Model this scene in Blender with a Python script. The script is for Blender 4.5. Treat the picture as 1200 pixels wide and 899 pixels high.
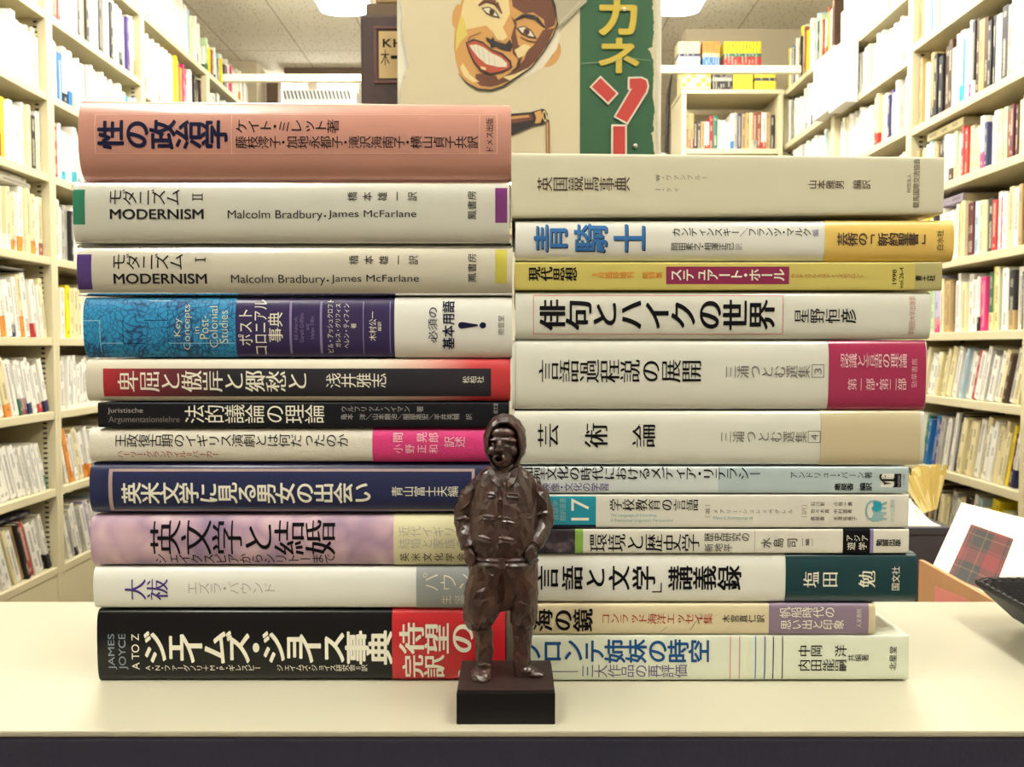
import bpy, bmesh, math, random
from mathutils import Vector, Matrix, noise

C = bpy.context.scene
for o in list(bpy.data.objects):
    bpy.data.objects.remove(o)
COL = C.collection
R = math.radians

# ------------------------------------------------------------------ camera
H = 1.13                      # camera height above the floor
F = 971.0                     # focal length in pixels of the 1200 x 899 frame
PITCH = math.atan((449.5 - 407.0) / F)
D = 0.428                     # distance of the stacked spines
cam_data = bpy.data.cameras.new('camera')
cam = bpy.data.objects.new('camera', cam_data)
COL.objects.link(cam)
cam.location = (0, 0, H)
cam.rotation_euler = (R(90) - PITCH, 0, 0)
cam_data.sensor_width = 36
cam_data.lens = F / 1200 * 36
cam_data.clip_start = 0.02
cam_data.dof.use_dof = True
cam_data.dof.focus_distance = D
cam_data.dof.aperture_fstop = 30
C.camera = cam

# ------------------------------------------------------------------ world, exposure
w = bpy.data.worlds.new('world')
C.world = w
w.use_nodes = True
w.node_tree.nodes['Background'].inputs[0].default_value = (0.55, 0.5, 0.6, 1)
w.node_tree.nodes['Background'].inputs[1].default_value = 0.1
C.view_settings.view_transform = 'Standard'
C.view_settings.look = 'None'
C.view_settings.gamma = 1
C.view_settings.use_curve_mapping = False
C.view_settings.exposure = 0.0
LAMP = 30.0                   # emission strength of the fluorescent diffusers
LAMP_COL = (1.0, 0.985, 0.9)

CT, ST = math.cos(PITCH), math.sin(PITCH)


def P(px, py, Y):
    """the point at depth Y that the photograph shows at pixel (px, py)"""
    a = (px - 600) / F
    b = -(py - 449.5) / F
    dy = CT + b * ST
    dz = -ST + b * CT
    k = Y / dy
    return Vector((a * k, Y, H + dz * k))


def project(p):
    x, y, z = p[0], p[1], p[2] - H
    d = y * CT - z * ST
    u = y * ST + z * CT
    if d < 0.01:
        return None
    return (600 + F * x / d, 449.5 - F * u / d)


# ------------------------------------------------------------------ materials
def lin(h):
    h = h.lstrip('#')
    out = []
    for i in (0, 2, 4):
        c = int(h[i:i + 2], 16) / 255
        out.append(c / 12.92 if c <= 0.04045 else ((c + 0.055) / 1.055) ** 2.4)
    return (*out, 1)


MATS = {}


def mat(name, col, rough=0.5, coat=0.0, metal=0.0, spec=0.5, bump=0.0, bscale=300, emit=0.0, mott=0.0, mscale=40):
    if name in MATS:
        return MATS[name]
    m = bpy.data.materials.new(name)
    m.use_nodes = True
    nt = m.node_tree
    b = nt.nodes['Principled BSDF']
    c = lin(col)
    b.inputs['Base Color'].default_value = c
    b.inputs['Roughness'].default_value = rough
    b.inputs['Metallic'].default_value = metal
    b.inputs['Specular IOR Level'].default_value = spec
    b.inputs['Coat Weight'].default_value = coat
    b.inputs['Coat Roughness'].default_value = 0.08
    if emit:
        b.inputs['Emission Color'].default_value = c
        b.inputs['Emission Strength'].default_value = emit
    tc = None
    if bump or mott:
        tc = nt.nodes.new('ShaderNodeTexCoord')
    if bump:
        n = nt.nodes.new('ShaderNodeTexNoise')
        n.inputs['Scale'].default_value = bscale
        n.inputs['Detail'].default_value = 3
        bp = nt.nodes.new('ShaderNodeBump')
        bp.inputs['Strength'].default_value = bump
        bp.inputs['Distance'].default_value = 0.001
        nt.links.new(tc.outputs['Object'], n.inputs['Vector'])
        nt.links.new(n.outputs['Fac'], bp.inputs['Height'])
        nt.links.new(bp.outputs['Normal'], b.inputs['Normal'])
    if mott:
        n = nt.nodes.new('ShaderNodeTexNoise')
        n.inputs['Scale'].default_value = mscale
        n.inputs['Detail'].default_value = 5
        nt.links.new(tc.outputs['Object'], n.inputs['Vector'])
        mx = nt.nodes.new('ShaderNodeMix')
        mx.data_type = 'RGBA'
        mx.inputs['A'].default_value = c
        mx.inputs['B'].default_value = (c[0] * (1 - mott), c[1] * (1 - mott * 1.1), c[2] * (1 - mott * 1.2), 1)
        nt.links.new(n.outputs['Fac'], mx.inputs['Factor'])
        nt.links.new(mx.outputs['Result'], b.inputs['Base Color'])
    MATS[name] = m
    return m


def ramp_mat(name, build):
    """a material whose base colour comes from the node chain made by build(node tree, texture coordinate node)"""
    m = bpy.data.materials.new(name)
    m.use_nodes = True
    nt = m.node_tree
    tc = nt.nodes.new('ShaderNodeTexCoord')
    out = build(nt, tc)
    nt.links.new(out, nt.nodes['Principled BSDF'].inputs['Base Color'])
    MATS[name] = m
    return m


def ramp(nt, fac, stops, interp='LINEAR'):
    r = nt.nodes.new('ShaderNodeValToRGB')
    r.color_ramp.interpolation = interp
    e = r.color_ramp.elements
    e[0].position, e[0].color = stops[0][0], lin(stops[0][1])
    e[1].position, e[1].color = stops[-1][0], lin(stops[-1][1])
    for p, c in stops[1:-1]:
        x = e.new(p)
        x.color = lin(c)
    nt.links.new(fac, r.inputs['Fac'])
    return r.outputs['Color']


# ------------------------------------------------------------------ mesh builder
class MB:
    def __init__(self):
        self.v, self.f, self.m, self.s, self.mats, self.uv = [], [], [], [], [], {}

    def add(self, verts, faces, m, smooth=False, uvs=None):
        if m not in self.mats:
            self.mats.append(m)
        k = self.mats.index(m)
        n = len(self.v)
        self.v += [tuple(p) for p in verts]
        for i, f in enumerate(faces):
            if uvs and uvs[i]:
                self.uv[len(self.f)] = uvs[i]
            self.f.append(tuple(n + j for j in f))
            self.m.append(k)
            self.s.append(smooth)

    def box(self, a, b, m, mtx=None, bev=0.0):
        """axis-aligned box from corner a to corner b; bev chamfers its edges"""
        bm = bmesh.new()
        bmesh.ops.create_cube(bm, size=1)
        for q in bm.verts:
            q.co = Vector(((a[i] + b[i]) / 2 + q.co[i] * (b[i] - a[i]) for i in range(3)))
        if bev:
            bmesh.ops.bevel(bm, geom=bm.edges[:], offset=bev, segments=2, affect='EDGES', profile=0.6)
        if mtx:
            bm.transform(mtx)
        bm.verts.index_update()
        self.add([q.co for q in bm.verts], [[x.index for x in f.verts] for f in bm.faces], m)
        bm.free()

    def prism(self, poly, h, m, mtx):
        """polygon in local xy extruded from z=0 to z=h, then moved by mtx"""
        n = len(poly)
        vs = [mtx @ Vector((x, y, 0)) for x, y in poly] + [mtx @ Vector((x, y, h)) for x, y in poly]
        fs = [tuple(range(n - 1, -1, -1)), tuple(range(n, 2 * n))]
        fs += [(i, (i + 1) % n, n + (i + 1) % n, n + i) for i in range(n)]
        self.add(vs, fs, m)

    def rings(self, rings, m, smooth=True, cap=True):
        """loft through rings of equal vertex count"""
        n = len(rings[0])
        vs = [p for r in rings for p in r]
        fs = []
        for i in range(len(rings) - 1):
            for j in range(n):
                a, b = i * n + j, i * n + (j + 1) % n
                fs.append((a, b, b + n, a + n))
        if cap:
            fs.append(tuple(range(n - 1, -1, -1)))
            fs.append(tuple((len(rings) - 1) * n + j for j in range(n)))
        self.add(vs, fs, m, smooth)

    def tube(self, pts, rad, m, n=10, smooth=True):
        pts = [Vector(p) for p in pts]
        rad = rad if isinstance(rad, (list, tuple)) else [rad] * len(pts)
        rs = []
        for i, p in enumerate(pts):
            t = (pts[min(i + 1, len(pts) - 1)] - pts[max(i - 1, 0)]).normalized()
            a = t.cross(Vector((0, 1, 0.01)))
            if a.length < 0.1:
                a = t.cross(Vector((1, 0, 0)))
            a.normalize()
            b = t.cross(a)
            rs.append([p + (a * math.cos(2 * math.pi * k / n) + b * math.sin(2 * math.pi * k / n)) * rad[i] for k in range(n)])
        self.rings(rs, m, smooth)

    def ball(self, c, r, m, n=14, mtx=None):
        bm = bmesh.new()
        bmesh.ops.create_uvsphere(bm, u_segments=n, v_segments=max(6, n // 2 + 2), radius=1)
        for q in bm.verts:
            q.co = Vector((q.co.x * r[0], q.co.y * r[1], q.co.z * r[2]))
            if mtx:
                q.co = mtx @ q.co
            q.co += Vector(c)
        bm.verts.index_update()
        self.add([q.co for q in bm.verts], [[x.index for x in f.verts] for f in bm.faces], m, True)
        bm.free()

    def mesh(self, name):
        me = bpy.data.meshes.new(name)
        me.from_pydata(self.v, [], self.f)
        for m in self.mats:
            me.materials.append(m)
        me.polygons.foreach_set('material_index', self.m)
        me.polygons.foreach_set('use_smooth', self.s)
        if self.uv:
            lay = me.uv_layers.new(name='print')
            for i, uv in self.uv.items():
                for li, q in zip(me.polygons[i].loop_indices, uv):
                    lay.data[li].uv = q
        me.update()
        return me

    def build(self, name, parent=None, loc=None):
        o = bpy.data.objects.new(name, self.mesh(name))
        COL.objects.link(o)
        if loc is not None:
            o.location = loc
        if parent is not None:
            o.parent = parent
        return o


def tag(o, label, cat, group=None):
    o['label'] = label
    o['category'] = cat
    if group:
        o['group'] = group
    return o


def thing(name, label, cat, loc=(0, 0, 0), rz=0.0, group=None):
    o = bpy.data.objects.new(name, None)
    o.empty_display_size = 0.02
    COL.objects.link(o)
    o.location = loc
    o.rotation_euler = (0, 0, rz)
    return tag(o, label, cat, group)


def structure(name, mb, loc=None):
    o = mb.build(name, None, loc)
    o['kind'] = 'structure'
    return o


# ------------------------------------------------------------------ lettering
_tc = bpy.data.curves.new('lettering_source', 'FONT')
_to = bpy.data.objects.new('lettering_source', _tc)
COL.objects.link(_to)
_cache = {}


def glyph(s, off=0.0):
    k = (s, off)
    if k not in _cache:
        _tc.body = s
        _tc.offset = off
        bpy.context.view_layer.update()
        ev = _to.evaluated_get(bpy.context.evaluated_depsgraph_get())
        me = ev.to_mesh()
        vs = [(v.co.x, v.co.y) for v in me.vertices]
        fs = [tuple(p.vertices) for p in me.polygons]
        ev.to_mesh_clear()
        _cache[k] = (vs, fs)
    return _cache[k]


def ringshift(r, n=8):
    return [(r * math.cos(2 * math.pi * i / n), r * math.sin(2 * math.pi * i / n)) for i in range(n)]


WEIGHT = {
    'r': (0.0, [(0, 0)]),
    'l': (-0.011, [(0, 0)]),
    'b': (0.0, ringshift(0.019, 6)),
    'h': (0.0, ringshift(0.027)),
    'm': (-0.011, [(-0.024, 0), (-0.008, 0), (0.008, 0), (0.024, 0)]),      # thin across, thicker upright strokes
    'mb': (0.0, [(-0.03, 0.004), (-0.012, -0.004), (0.012, 0.004), (0.03, -0.004)]),
}


def area_of(vs, fs):
    t = 0.0
    for f in fs:
        a = sum(vs[f[i]][0] * vs[f[(i + 1) % len(f)]][1] - vs[f[(i + 1) % len(f)]][0] * vs[f[i]][1] for i in range(len(f)))
        t += abs(a) / 2
    return t


def shaped(s, wt):
    off, sh = WEIGHT[wt]
    vs, fs = glyph(s, off)
    if off:                                   # a thinned outline that no longer fills cleanly falls back to the plain one
        k = area_of(vs, fs) / max(1e-6, area_of(*glyph(s)))
        if not 0.6 < k < 0.84:
            vs, fs = glyph(s)
    V, Fc = [], []
    for i, (dx, dy) in enumerate(sh):
        n = len(V)
        V += [(x + dx, y + dy, i) for x, y in vs]      # the third number keeps overlapping strokes a hair apart
        Fc += [tuple(k + n for k in f) for f in fs]
    return V, Fc


def bounds(V):
    xs = [p[0] for p in V]
    ys = [p[1] for p in V]
    return min(xs), max(xs), min(ys), max(ys)


STAY = set('ー－―—‐／「」()（）［］[]＝|')


def set_vertical(s, x0, x1, y0, y1, wt='r', cell=None, tight=False):
    """a line of upright script lying on its side: every character turned a quarter to the left, set from x0 to x1 (pixels)"""
    ws = [0.5 if ch in '・·' else (0.55 if tight and ch in 'ェョッュャァィォ' else 1.0) for ch in s]
    a = (x1 - x0) / sum(ws)
    h = (y1 - y0) / 0.92
    pos = [x0 + a * (sum(ws[:i]) + ws[i] / 2) for i in range(len(s))]
    wd = min(a, h) / 0.94 if cell is None else cell
    out = []
    for k_, ch in enumerate(s):
        if ch in ' 　':
            continue
        V, Fc = shaped(ch, wt)
        if not V:
            continue
        cx, cy = pos[k_], (y0 + y1) / 2
        bx = bounds(V)
        if ord(ch) < 256:
            gx, gy = (bx[0] + bx[1]) / 2, (bx[2] + bx[3]) / 2
        else:
            gx, gy = 0.5, 0.375
        if ch in STAY:
            q = [(cx + (x - (bx[0] + bx[1]) / 2) * wd, cy - (y - (bx[2] + bx[3]) / 2) * h, i) for x, y, i in V]
        else:
            q = [(cx - (y - gy) * wd, cy - (x - gx) * h, i) for x, y, i in V]
        out.append((q, Fc))
    return out


def set_flat(s, x0, x1, y0, y1, wt='r'):
    """a line reading left to right, its ink fitted to the pixel box"""
    V, Fc = shaped(s, wt)
    a, b, c, d = bounds(V)
    return [([(x0 + (x - a) / (b - a) * (x1 - x0), y1 - (y - c) / (d - c) * (y1 - y0), i) for x, y, i in V], Fc)]


def set_turned(s, x0, x1, y0, y1, wt='r'):
    """a line reading bottom to top, its ink fitted to the pixel box"""
    V, Fc = shaped(s, wt)
    a, b, c, d = bounds(V)
    return [([(x1 - (y - c) / (d - c) * (x1 - x0), y1 - (x - a) / (b - a) * (y1 - y0), i) for x, y, i in V], Fc)]


# ------------------------------------------------------------------ stacked books
KX = P(601, 449.5, D).x - P(600, 449.5, D).x


def zpx(py):
    return P(600, py, D).z


class Book:
    def __init__(self, name, label, x0, x1, y0, y1, m, bulge=0.001, n=5, depth=0.15, hard=True, group=None, board=None):
        self.x0, self.x1, self.m = x0, x1, m
        self.t = y0 if isinstance(y0, tuple) else (y0, y0)
        self.b = y1 if isinstance(y1, tuple) else (y1, y1)
        self.bulge, self.n, self.depth = bulge, n, depth
        self.W = (x1 - x0) * KX
        self.X0 = (x0 - 600) * KX
        self.root = thing(name, label, 'book', (self.X0 + self.W / 2, D, zpx(max(self.b))), 0, group)
        self.mb = MB()
        self.cur = self.mb
        self.obi = None
        self.layer = 0.00009
        self.th = 0.0026 if hard else 0.0005
        self.hard = hard
        self.shell(self.mb, x0, x1, m, 0.0, board or m)
        self.pages()

    def lims(self, px):
        k = (px - self.x0) / (self.x1 - self.x0)
        zt = zpx(self.t[0] + (self.t[1] - self.t[0]) * k) - 0.0004
        zb = zpx(self.b[0] + (self.b[1] - self.b[0]) * k)
        return zb, zt

    def loc(self, px, y, z):
        r = self.root.location
        return ((px - 600) * KX - r.x, y, z - r.z)

    def front(self, px, s, off):
        """point on the spine: s runs from -1 (bottom edge) to 1 (top edge)"""
        zb, zt = self.lims(px)
        s = max(-0.99999, min(0.99999, s))
        T = zt - zb
        a = abs(s)
        g = (1 - a ** self.n) ** (1 / self.n)
        y = self.bulge * (1 - g)
        ny = -(1 / self.bulge) * g ** (self.n - 1)
        nz = a ** (self.n - 1) * (1 if s > 0 else -1) * 2 / T
        l = math.hypot(ny, nz)
        return self.loc(px, y + ny / l * off, (zb + zt) / 2 + s * T / 2 + nz / l * off)

    def svals(self, k=15):
        return [math.sin(math.pi / 2 * (2 * i / k - 1)) for i in range(k + 1)]

    def shell(self, mb, xa, xb, m, off, board, back=None):
        """spine and both boards as one closed bent sheet between two pixel columns"""
        S = self.svals(21)
        back = back or self.depth
        cols = []
        for px in (xa, xb):
            zb, zt = self.lims(px)
            r = self.root.location.z
            th = self.th if off == 0 else 0.0002
            out = [self.loc(px, back, zt + off)] + [self.front(px, s, off) for s in reversed(S)] + [self.loc(px, back, zb - off)]
            inn = [self.loc(px, back, zb - off + th), self.loc(px, self.bulge + th, zb - off + th)]
            inn += [self.loc(px, self.bulge + th, zt + off - th), self.loc(px, back, zt + off - th)]
            cols.append((out, inn))
        no = len(cols[0][0])
        ni = 4
        tot = no + ni
        vs = cols[0][0] + cols[0][1] + cols[1][0] + cols[1][1]
        sp, bd = [], []
        for i in range(tot):
            j = (i + 1) % tot
            (sp if 0 < i < no - 2 else bd).append((i, j, tot + j, tot + i))
        mb.add(vs, sp, m, True)
        mb.add(vs, bd, board, False)
        q = list(range(tot))
        mb.add(vs, [tuple(reversed(q)), tuple(tot + i for i in q)], board, False)

    def pages(self):
        pg = MB()
        ins = 0.003 / KX if self.hard else 0.3
        e = 0.0001
        rs = []
        for px in (self.x0 + ins, self.x1 - ins):
            zb, zt = self.lims(px)
            y0, y1 = self.bulge + self.th + 0.0015, self.depth - (0.003 if self.hard else 0.0002)
            a, b = zb + self.th + e, zt - self.th - e
            c = y1 - 0.003 if self.hard else y1
            rs.append([self.loc(px, y0, a), self.loc(px, y1, a), self.loc(px, (c + y1) / 2, a + (b - a) * .2), self.loc(px, c, (a + b) / 2),
                       self.loc(px, (c + y1) / 2, a + (b - a) * .8), self.loc(px, y1, b), self.loc(px, y0, b)])
        pg.rings(rs, MATS['page_edges'], False)
        pg.build('page_block', self.root)

    # -- printing
    def patch(self, xa, xb, m, ya=None, yb=None, layer=1, cols=1):
        """a printed colour field on the spine; without ya, yb it covers the whole thickness"""
        S = self.svals(21)
        vs, fs = [], []
        base = 0.00035 if self.cur is not self.mb else 0.0
        for c in range(cols + 1):
            px = xa + (xb - xa) * c / cols
            if ya is None:
                ss = S
            else:
                zb, zt = self.lims(px)
                s0 = 2 * (zpx(yb) - zb) / (zt - zb) - 1
                s1 = 2 * (zpx(ya) - zb) / (zt - zb) - 1
                ss = [s0 + (s1 - s0) * i / 14 for i in range(15)]
            vs += [self.front(px, s, base + self.layer * layer) for s in ss]
        k = len(vs) // (cols + 1)
        for c in range(cols):
            fs += [(c * k + i, (c + 1) * k + i, (c + 1) * k + i + 1, c * k + i + 1) for i in range(k - 1)]
        self.cur.add(vs, fs, m, True)
        return self

    def frame(self, xa, xb, ya, yb, wd, m, layer=1):
        self.patch(xa, xb, m, ya, ya + wd, layer)
        self.patch(xa, xb, m, yb - wd, yb, layer)
        self.patch(xa, xa + wd, m, ya, yb, layer)
        self.patch(xb - wd, xb, m, ya, yb, layer)
        return self

    def ink(self, items, m, layer=2):
        base = 0.00035 if self.cur is not self.mb else 0.0
        for q, Fc in items:
            bm = bmesh.new()
            vs = [bm.verts.new((p[0], zpx(p[1]), (p[2] if len(p) > 2 else 0) * 0.000006)) for p in q]
            for f in Fc:
                try:
                    bm.faces.new([vs[i] for i in f])
                except ValueError:
                    pass
            if self.bulge > 0.0015:
                zb, zt = self.lims((self.x0 + self.x1) / 2)
                z = zb + 0.0012
                while z < zt:
                    bmesh.ops.bisect_plane(bm, geom=bm.verts[:] + bm.edges[:] + bm.faces[:], plane_co=(0, z, 0), plane_no=(0, 1, 0))
                    z += 0.0025
            bm.verts.index_update()
            out = []
            for v in bm.verts:
                zb, zt = self.lims(v.co.x)
                out.append(self.front(v.co.x, 2 * (v.co.y - zb) / (zt - zb) - 1, base + self.layer * layer + v.co.z))
            self.cur.add(out, [[x.index for x in f.verts] for f in bm.faces], m)
            bm.free()
        return self

    def v(self, s, x0, x1, y0, y1, m, wt='r', layer=2, cell=None, tight=False):
        return self.ink(set_vertical(s, x0, x1, y0, y1, wt, cell, tight), m, layer)

    def f(self, s, x0, x1, y0, y1, m, wt='r', layer=2):
        return self.ink(set_flat(s, x0, x1, y0, y1, wt), m, layer)

    def u(self, s, x0, x1, y0, y1, m, wt='r', layer=2):
        return self.ink(set_turned(s, x0, x1, y0, y1, wt), m, layer)

    def poly(self, pts, m, layer=1):
        return self.ink([(pts, [tuple(range(len(pts)))])], m, layer)

    def band(self, xa, xb, m, back=None):
        """a paper band wrapped round the book: later printing goes onto it"""
        self.obi = MB()
        self.shell(self.obi, xa, xb, m, 0.0003, m, (back or self.depth) - 0.002)
        self.cur = self.obi
        return self

    def done(self, wrap=None):
        self.mb.build('cover', self.root)
        if self.obi:
            self.obi.build('paper_band', self.root)
        if wrap:
            self.wrap(*wrap)
        return self.root

    def wrap(self, xa, xb, m, seed):
        """clear film folded round the book, crumpled where it sticks out at the ends"""
        rnd = random.Random(seed)
        mb = MB()
        S = self.svals(17)
        xs = [xa, xa + 3, xa + 7, xa + 13] + [xa + 13 + (xb - xa - 26) * i / 6 for i in range(1, 6)] + [xb - 13, xb - 7, xb - 3, xb]
        vs = []
        for i, px in enumerate(xs):
            e = 1.0 if i in (0, len(xs) - 1) else (0.55 if i in (1, len(xs) - 2) else 0.12)
            zb, zt = self.lims(px)
            row = [self.loc(px, self.depth * 0.5, zt + 0.00015)]
            for s in reversed(S):
                p = self.front(px, s * (1 - 0.02 * e), 0.0006 + 0.0009 * e * rnd.random())
                row.append((p[0], max(p[1], -0.0022), min(max(p[2], zb - self.root.location.z + .0001), zt - self.root.location.z + .0003)))
            row.append(self.loc(px, self.depth * 0.5, zb + 0.0001))
            vs += row
        k = len(vs) // len(xs)
        fs = [(i * k + j, (i + 1) * k + j, (i + 1) * k + j + 1, i * k + j + 1) for i in range(len(xs) - 1) for j in range(k - 1)]
        mb.add(vs, fs, m, True)
        o = mb.build('plastic_wrap', self.root)
        o['label'] = 'clear crinkled plastic film'
# ------------------------------------------------------------------ materials of the stacked books
mat('page_edges', '#d9cfae', 0.8, mott=0.2, mscale=400)
INK = mat('ink_black', '#0f0c14', 0.6, spec=0.15)
NAVYINK = mat('ink_navy', '#171a3c', 0.45, spec=0.15)
GREY = mat('ink_grey', '#77746f', 0.5, spec=0.15)
LGREY = mat('ink_light_grey', '#a5a3a3', 0.5, spec=0.15)
BROWNINK = mat('ink_brown', '#54443a', 0.5, spec=0.15)
REDINK = mat('ink_red', '#a8433a', 0.5, spec=0.15)
ROSE = mat('ink_rose', '#cf8f8c', 0.5, spec=0.15)
PURPINK = mat('ink_purple', '#4d3a82', 0.5, spec=0.15)
VIOLET = mat('ink_violet', '#6b5a82', 0.5, spec=0.15)
WHITEINK = mat('ink_white', '#efecdc', 0.45, spec=0.15)
CREAMINK = mat('ink_cream', '#e4e0bd', 0.45, spec=0.15)
PINKINK = mat('ink_pale_pink', '#f0c4cf', 0.5, spec=0.15)
ORANGEINK = mat('ink_orange', '#d9792c', 0.5, spec=0.15)
BLUEINK = mat('ink_blue', '#1f4f86', 0.4, spec=0.15)
MIDBLUE = mat('ink_mid_blue', '#3d74b4', 0.4, spec=0.15)
TEALINK = mat('ink_teal', '#2d9db4', 0.4, spec=0.15)
PALETEAL = mat('ink_pale_teal', '#8fb5ba', 0.5, spec=0.15)
LILAC = mat('ink_lilac', '#8f84b0', 0.45, spec=0.15)

pink = mat('pink_jacket', '#c58f82', 0.24, coat=0.45)
pinkline = mat('pink_frame_line', '#e3b3a0', 0.2, coat=0.5)
filmw = mat('grey_white_jacket', '#dbdcd2', 0.25, coat=0.5)
filmw2 = mat('warm_white_jacket', '#d6d2c2', 0.25, coat=0.6)
white = mat('white_jacket', '#e4e5df', 0.3, coat=0.3)
offw = mat('off_white_jacket', '#dcdbd0', 0.35, coat=0.2)
matte = mat('matte_white_paper', '#dedbce', 0.6, bump=0.25, bscale=900)
cream = mat('cream_slipcase', '#d5d2ba', 0.55)
bluew = mat('blue_white_cover', '#cfd8d8', 0.3, coat=0.3)
bluew2 = mat('pale_blue_cover', '#b4c6cb', 0.3, coat=0.3)
greenw = mat('pale_green_white_cover', '#d6dccb', 0.3, coat=0.3)
tan = mat('tan_cover', '#d8ccab', 0.55, mott=0.15, mscale=90)
navy = mat('navy_cover', '#1b2450', 0.35, coat=0.2)
dark = mat('black_navy_cover', '#0c0e18', 0.4, coat=0.1, spec=0.3)
black = mat('glossy_black_jacket', '#07070c', 0.3, coat=0.2, spec=0.3)
red = mat('red_band', '#c5222c', 0.35, coat=0.2)
red2 = mat('red_print', '#bf2f33', 0.4)
purple = mat('purple_panel', '#2f2356', 0.35, coat=0.2)
magenta = mat('magenta_band', '#d5357e', 0.55, bump=0.3, bscale=900)
crimson = mat('crimson_band', '#a52a55', 0.25, coat=0.5)
greyband = mat('grey_band', '#9aa0a1', 0.5)
creamband = mat('cream_band', '#dcd6af', 0.5)
clearband = mat('beige_film_band', '#c9bd9c', 0.3, coat=0.5)
yellow = mat('yellow_band', '#e4c268', 0.4, coat=0.2)
olive = mat('yellow_olive_cover', '#c9bd66', 0.4, coat=0.2)
olive2 = mat('olive_tip', '#b1aa74', 0.4)
maroon = mat('maroon_panel', '#8c2350', 0.4)
teal = mat('teal_print', '#1690a6', 0.35, coat=0.2)
green = mat('green_strip', '#86b04f', 0.4)
darkgreen = mat('dark_teal_band', '#0c3841', 0.3, coat=0.3)
mauve = mat('mauve_band', '#85748a', 0.5)
frame_tan = mat('tan_frame_line', '#a99391', 0.45)
tabgreen = mat('green_tab', '#12805f', 0.3, coat=0.4)
tabpurple = mat('purple_tab', '#7b2a7d', 0.3, coat=0.4)
tabviolet = mat('violet_tab', '#4b2f80', 0.3, coat=0.4)
tabyellow = mat('yellow_tab', '#cdc54c', 0.3, coat=0.4)


def _petals(nt, tc):
    n = nt.nodes.new('ShaderNodeTexNoise')
    n.inputs['Scale'].default_value = 28
    nt.links.new(tc.outputs['Object'], n.inputs['Vector'])
    mx = nt.nodes.new('ShaderNodeMix')
    mx.data_type = 'RGBA'
    mx.inputs['Factor'].default_value = 0.06
    nt.links.new(tc.outputs['Object'], mx.inputs['A'])
    nt.links.new(n.outputs['Color'], mx.inputs['B'])
    v = nt.nodes.new('ShaderNodeTexVoronoi')
    v.inputs['Scale'].default_value = 48
    nt.links.new(mx.outputs['Result'], v.inputs['Vector'])
    return ramp(nt, v.outputs['Distance'], [(0.05, '#d8c0ca'), (0.35, '#c4a5b6'), (0.6, '#b094ac'), (0.9, '#937c9b')])


petals = ramp_mat('petal_print', _petals)


def _map(nt, tc):
    n = nt.nodes.new('ShaderNodeTexNoise')
    n.inputs['Scale'].default_value = 60
    nt.links.new(tc.outputs['Object'], n.inputs['Vector'])
    mx = nt.nodes.new('ShaderNodeMix')
    mx.data_type = 'RGBA'
    mx.inputs['Factor'].default_value = 0.02
    nt.links.new(tc.outputs['Object'], mx.inputs['A'])
    nt.links.new(n.outputs['Color'], mx.inputs['B'])
    v = nt.nodes.new('ShaderNodeTexVoronoi')
    v.feature = 'DISTANCE_TO_EDGE'
    v.inputs['Scale'].default_value = 330
    nt.links.new(mx.outputs['Result'], v.inputs['Vector'])
    a = nt.nodes.new('ShaderNodeMath')
    a.operation = 'MULTIPLY'
    n2 = nt.nodes.new('ShaderNodeTexNoise')
    n2.inputs['Scale'].default_value = 45
    nt.links.new(tc.outputs['Object'], n2.inputs['Vector'])
    r2 = nt.nodes.new('ShaderNodeMapRange')
    r2.inputs['From Min'].default_value = 0.4
    r2.inputs['From Max'].default_value = 0.6
    r2.inputs['To Min'].default_value = 6.0
    r2.inputs['To Max'].default_value = 1.3
    nt.links.new(n2.outputs['Fac'], r2.inputs['Value'])
    nt.links.new(v.outputs['Distance'], a.inputs[0])
    nt.links.new(r2.outputs['Result'], a.inputs[1])
    return ramp(nt, a.outputs[0], [(0.0, '#12365f'), (0.13, '#155a92'), (0.3, '#1d83ba'), (1.0, '#2390c6')])


mapblue = ramp_mat('blue_map_print', _map)


def _photo(nt, tc):
    n = nt.nodes.new('ShaderNodeTexNoise')
    n.inputs['Scale'].default_value = 120
    n.inputs['Detail'].default_value = 4
    nt.links.new(tc.outputs['Object'], n.inputs['Vector'])
    return ramp(nt, n.outputs['Fac'], [(0.35, '#1d1a26'), (0.55, '#332c38'), (0.68, '#6a5c66'), (0.8, '#9fa6b8')])


photo = ramp_mat('dark_photo_print', _photo)


def grad(name, xa, xb, stops):
    def bld(nt, tc):
        s = nt.nodes.new('ShaderNodeSeparateXYZ')
        nt.links.new(tc.outputs['Object'], s.inputs[0])
        r = nt.nodes.new('ShaderNodeMapRange')
        r.inputs['From Min'].default_value = xa
        r.inputs['From Max'].default_value = xb
        nt.links.new(s.outputs['X'], r.inputs['Value'])
        return ramp(nt, r.outputs['Result'], stops)
    return ramp_mat(name, bld)


film = bpy.data.materials.new('clear_film')
film.use_nodes = True
_nt = film.node_tree
_o = _nt.nodes['Material Output']
_tr = _nt.nodes.new('ShaderNodeBsdfTransparent')
_gl = _nt.nodes.new('ShaderNodeBsdfGlossy')
_gl.inputs['Roughness'].default_value = 0.06
_fr = _nt.nodes.new('ShaderNodeFresnel')
_fr.inputs['IOR'].default_value = 1.5
_mx = _nt.nodes.new('ShaderNodeMixShader')
_nt.links.new(_fr.outputs[0], _mx.inputs[0])
_nt.links.new(_tr.outputs[0], _mx.inputs[1])
_nt.links.new(_gl.outputs[0], _mx.inputs[2])
_nt.links.new(_mx.outputs[0], _o.inputs['Surface'])

LS, RS = 'books in the stack behind the figurine on its left', 'books in the stack behind the figurine on its right'


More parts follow.
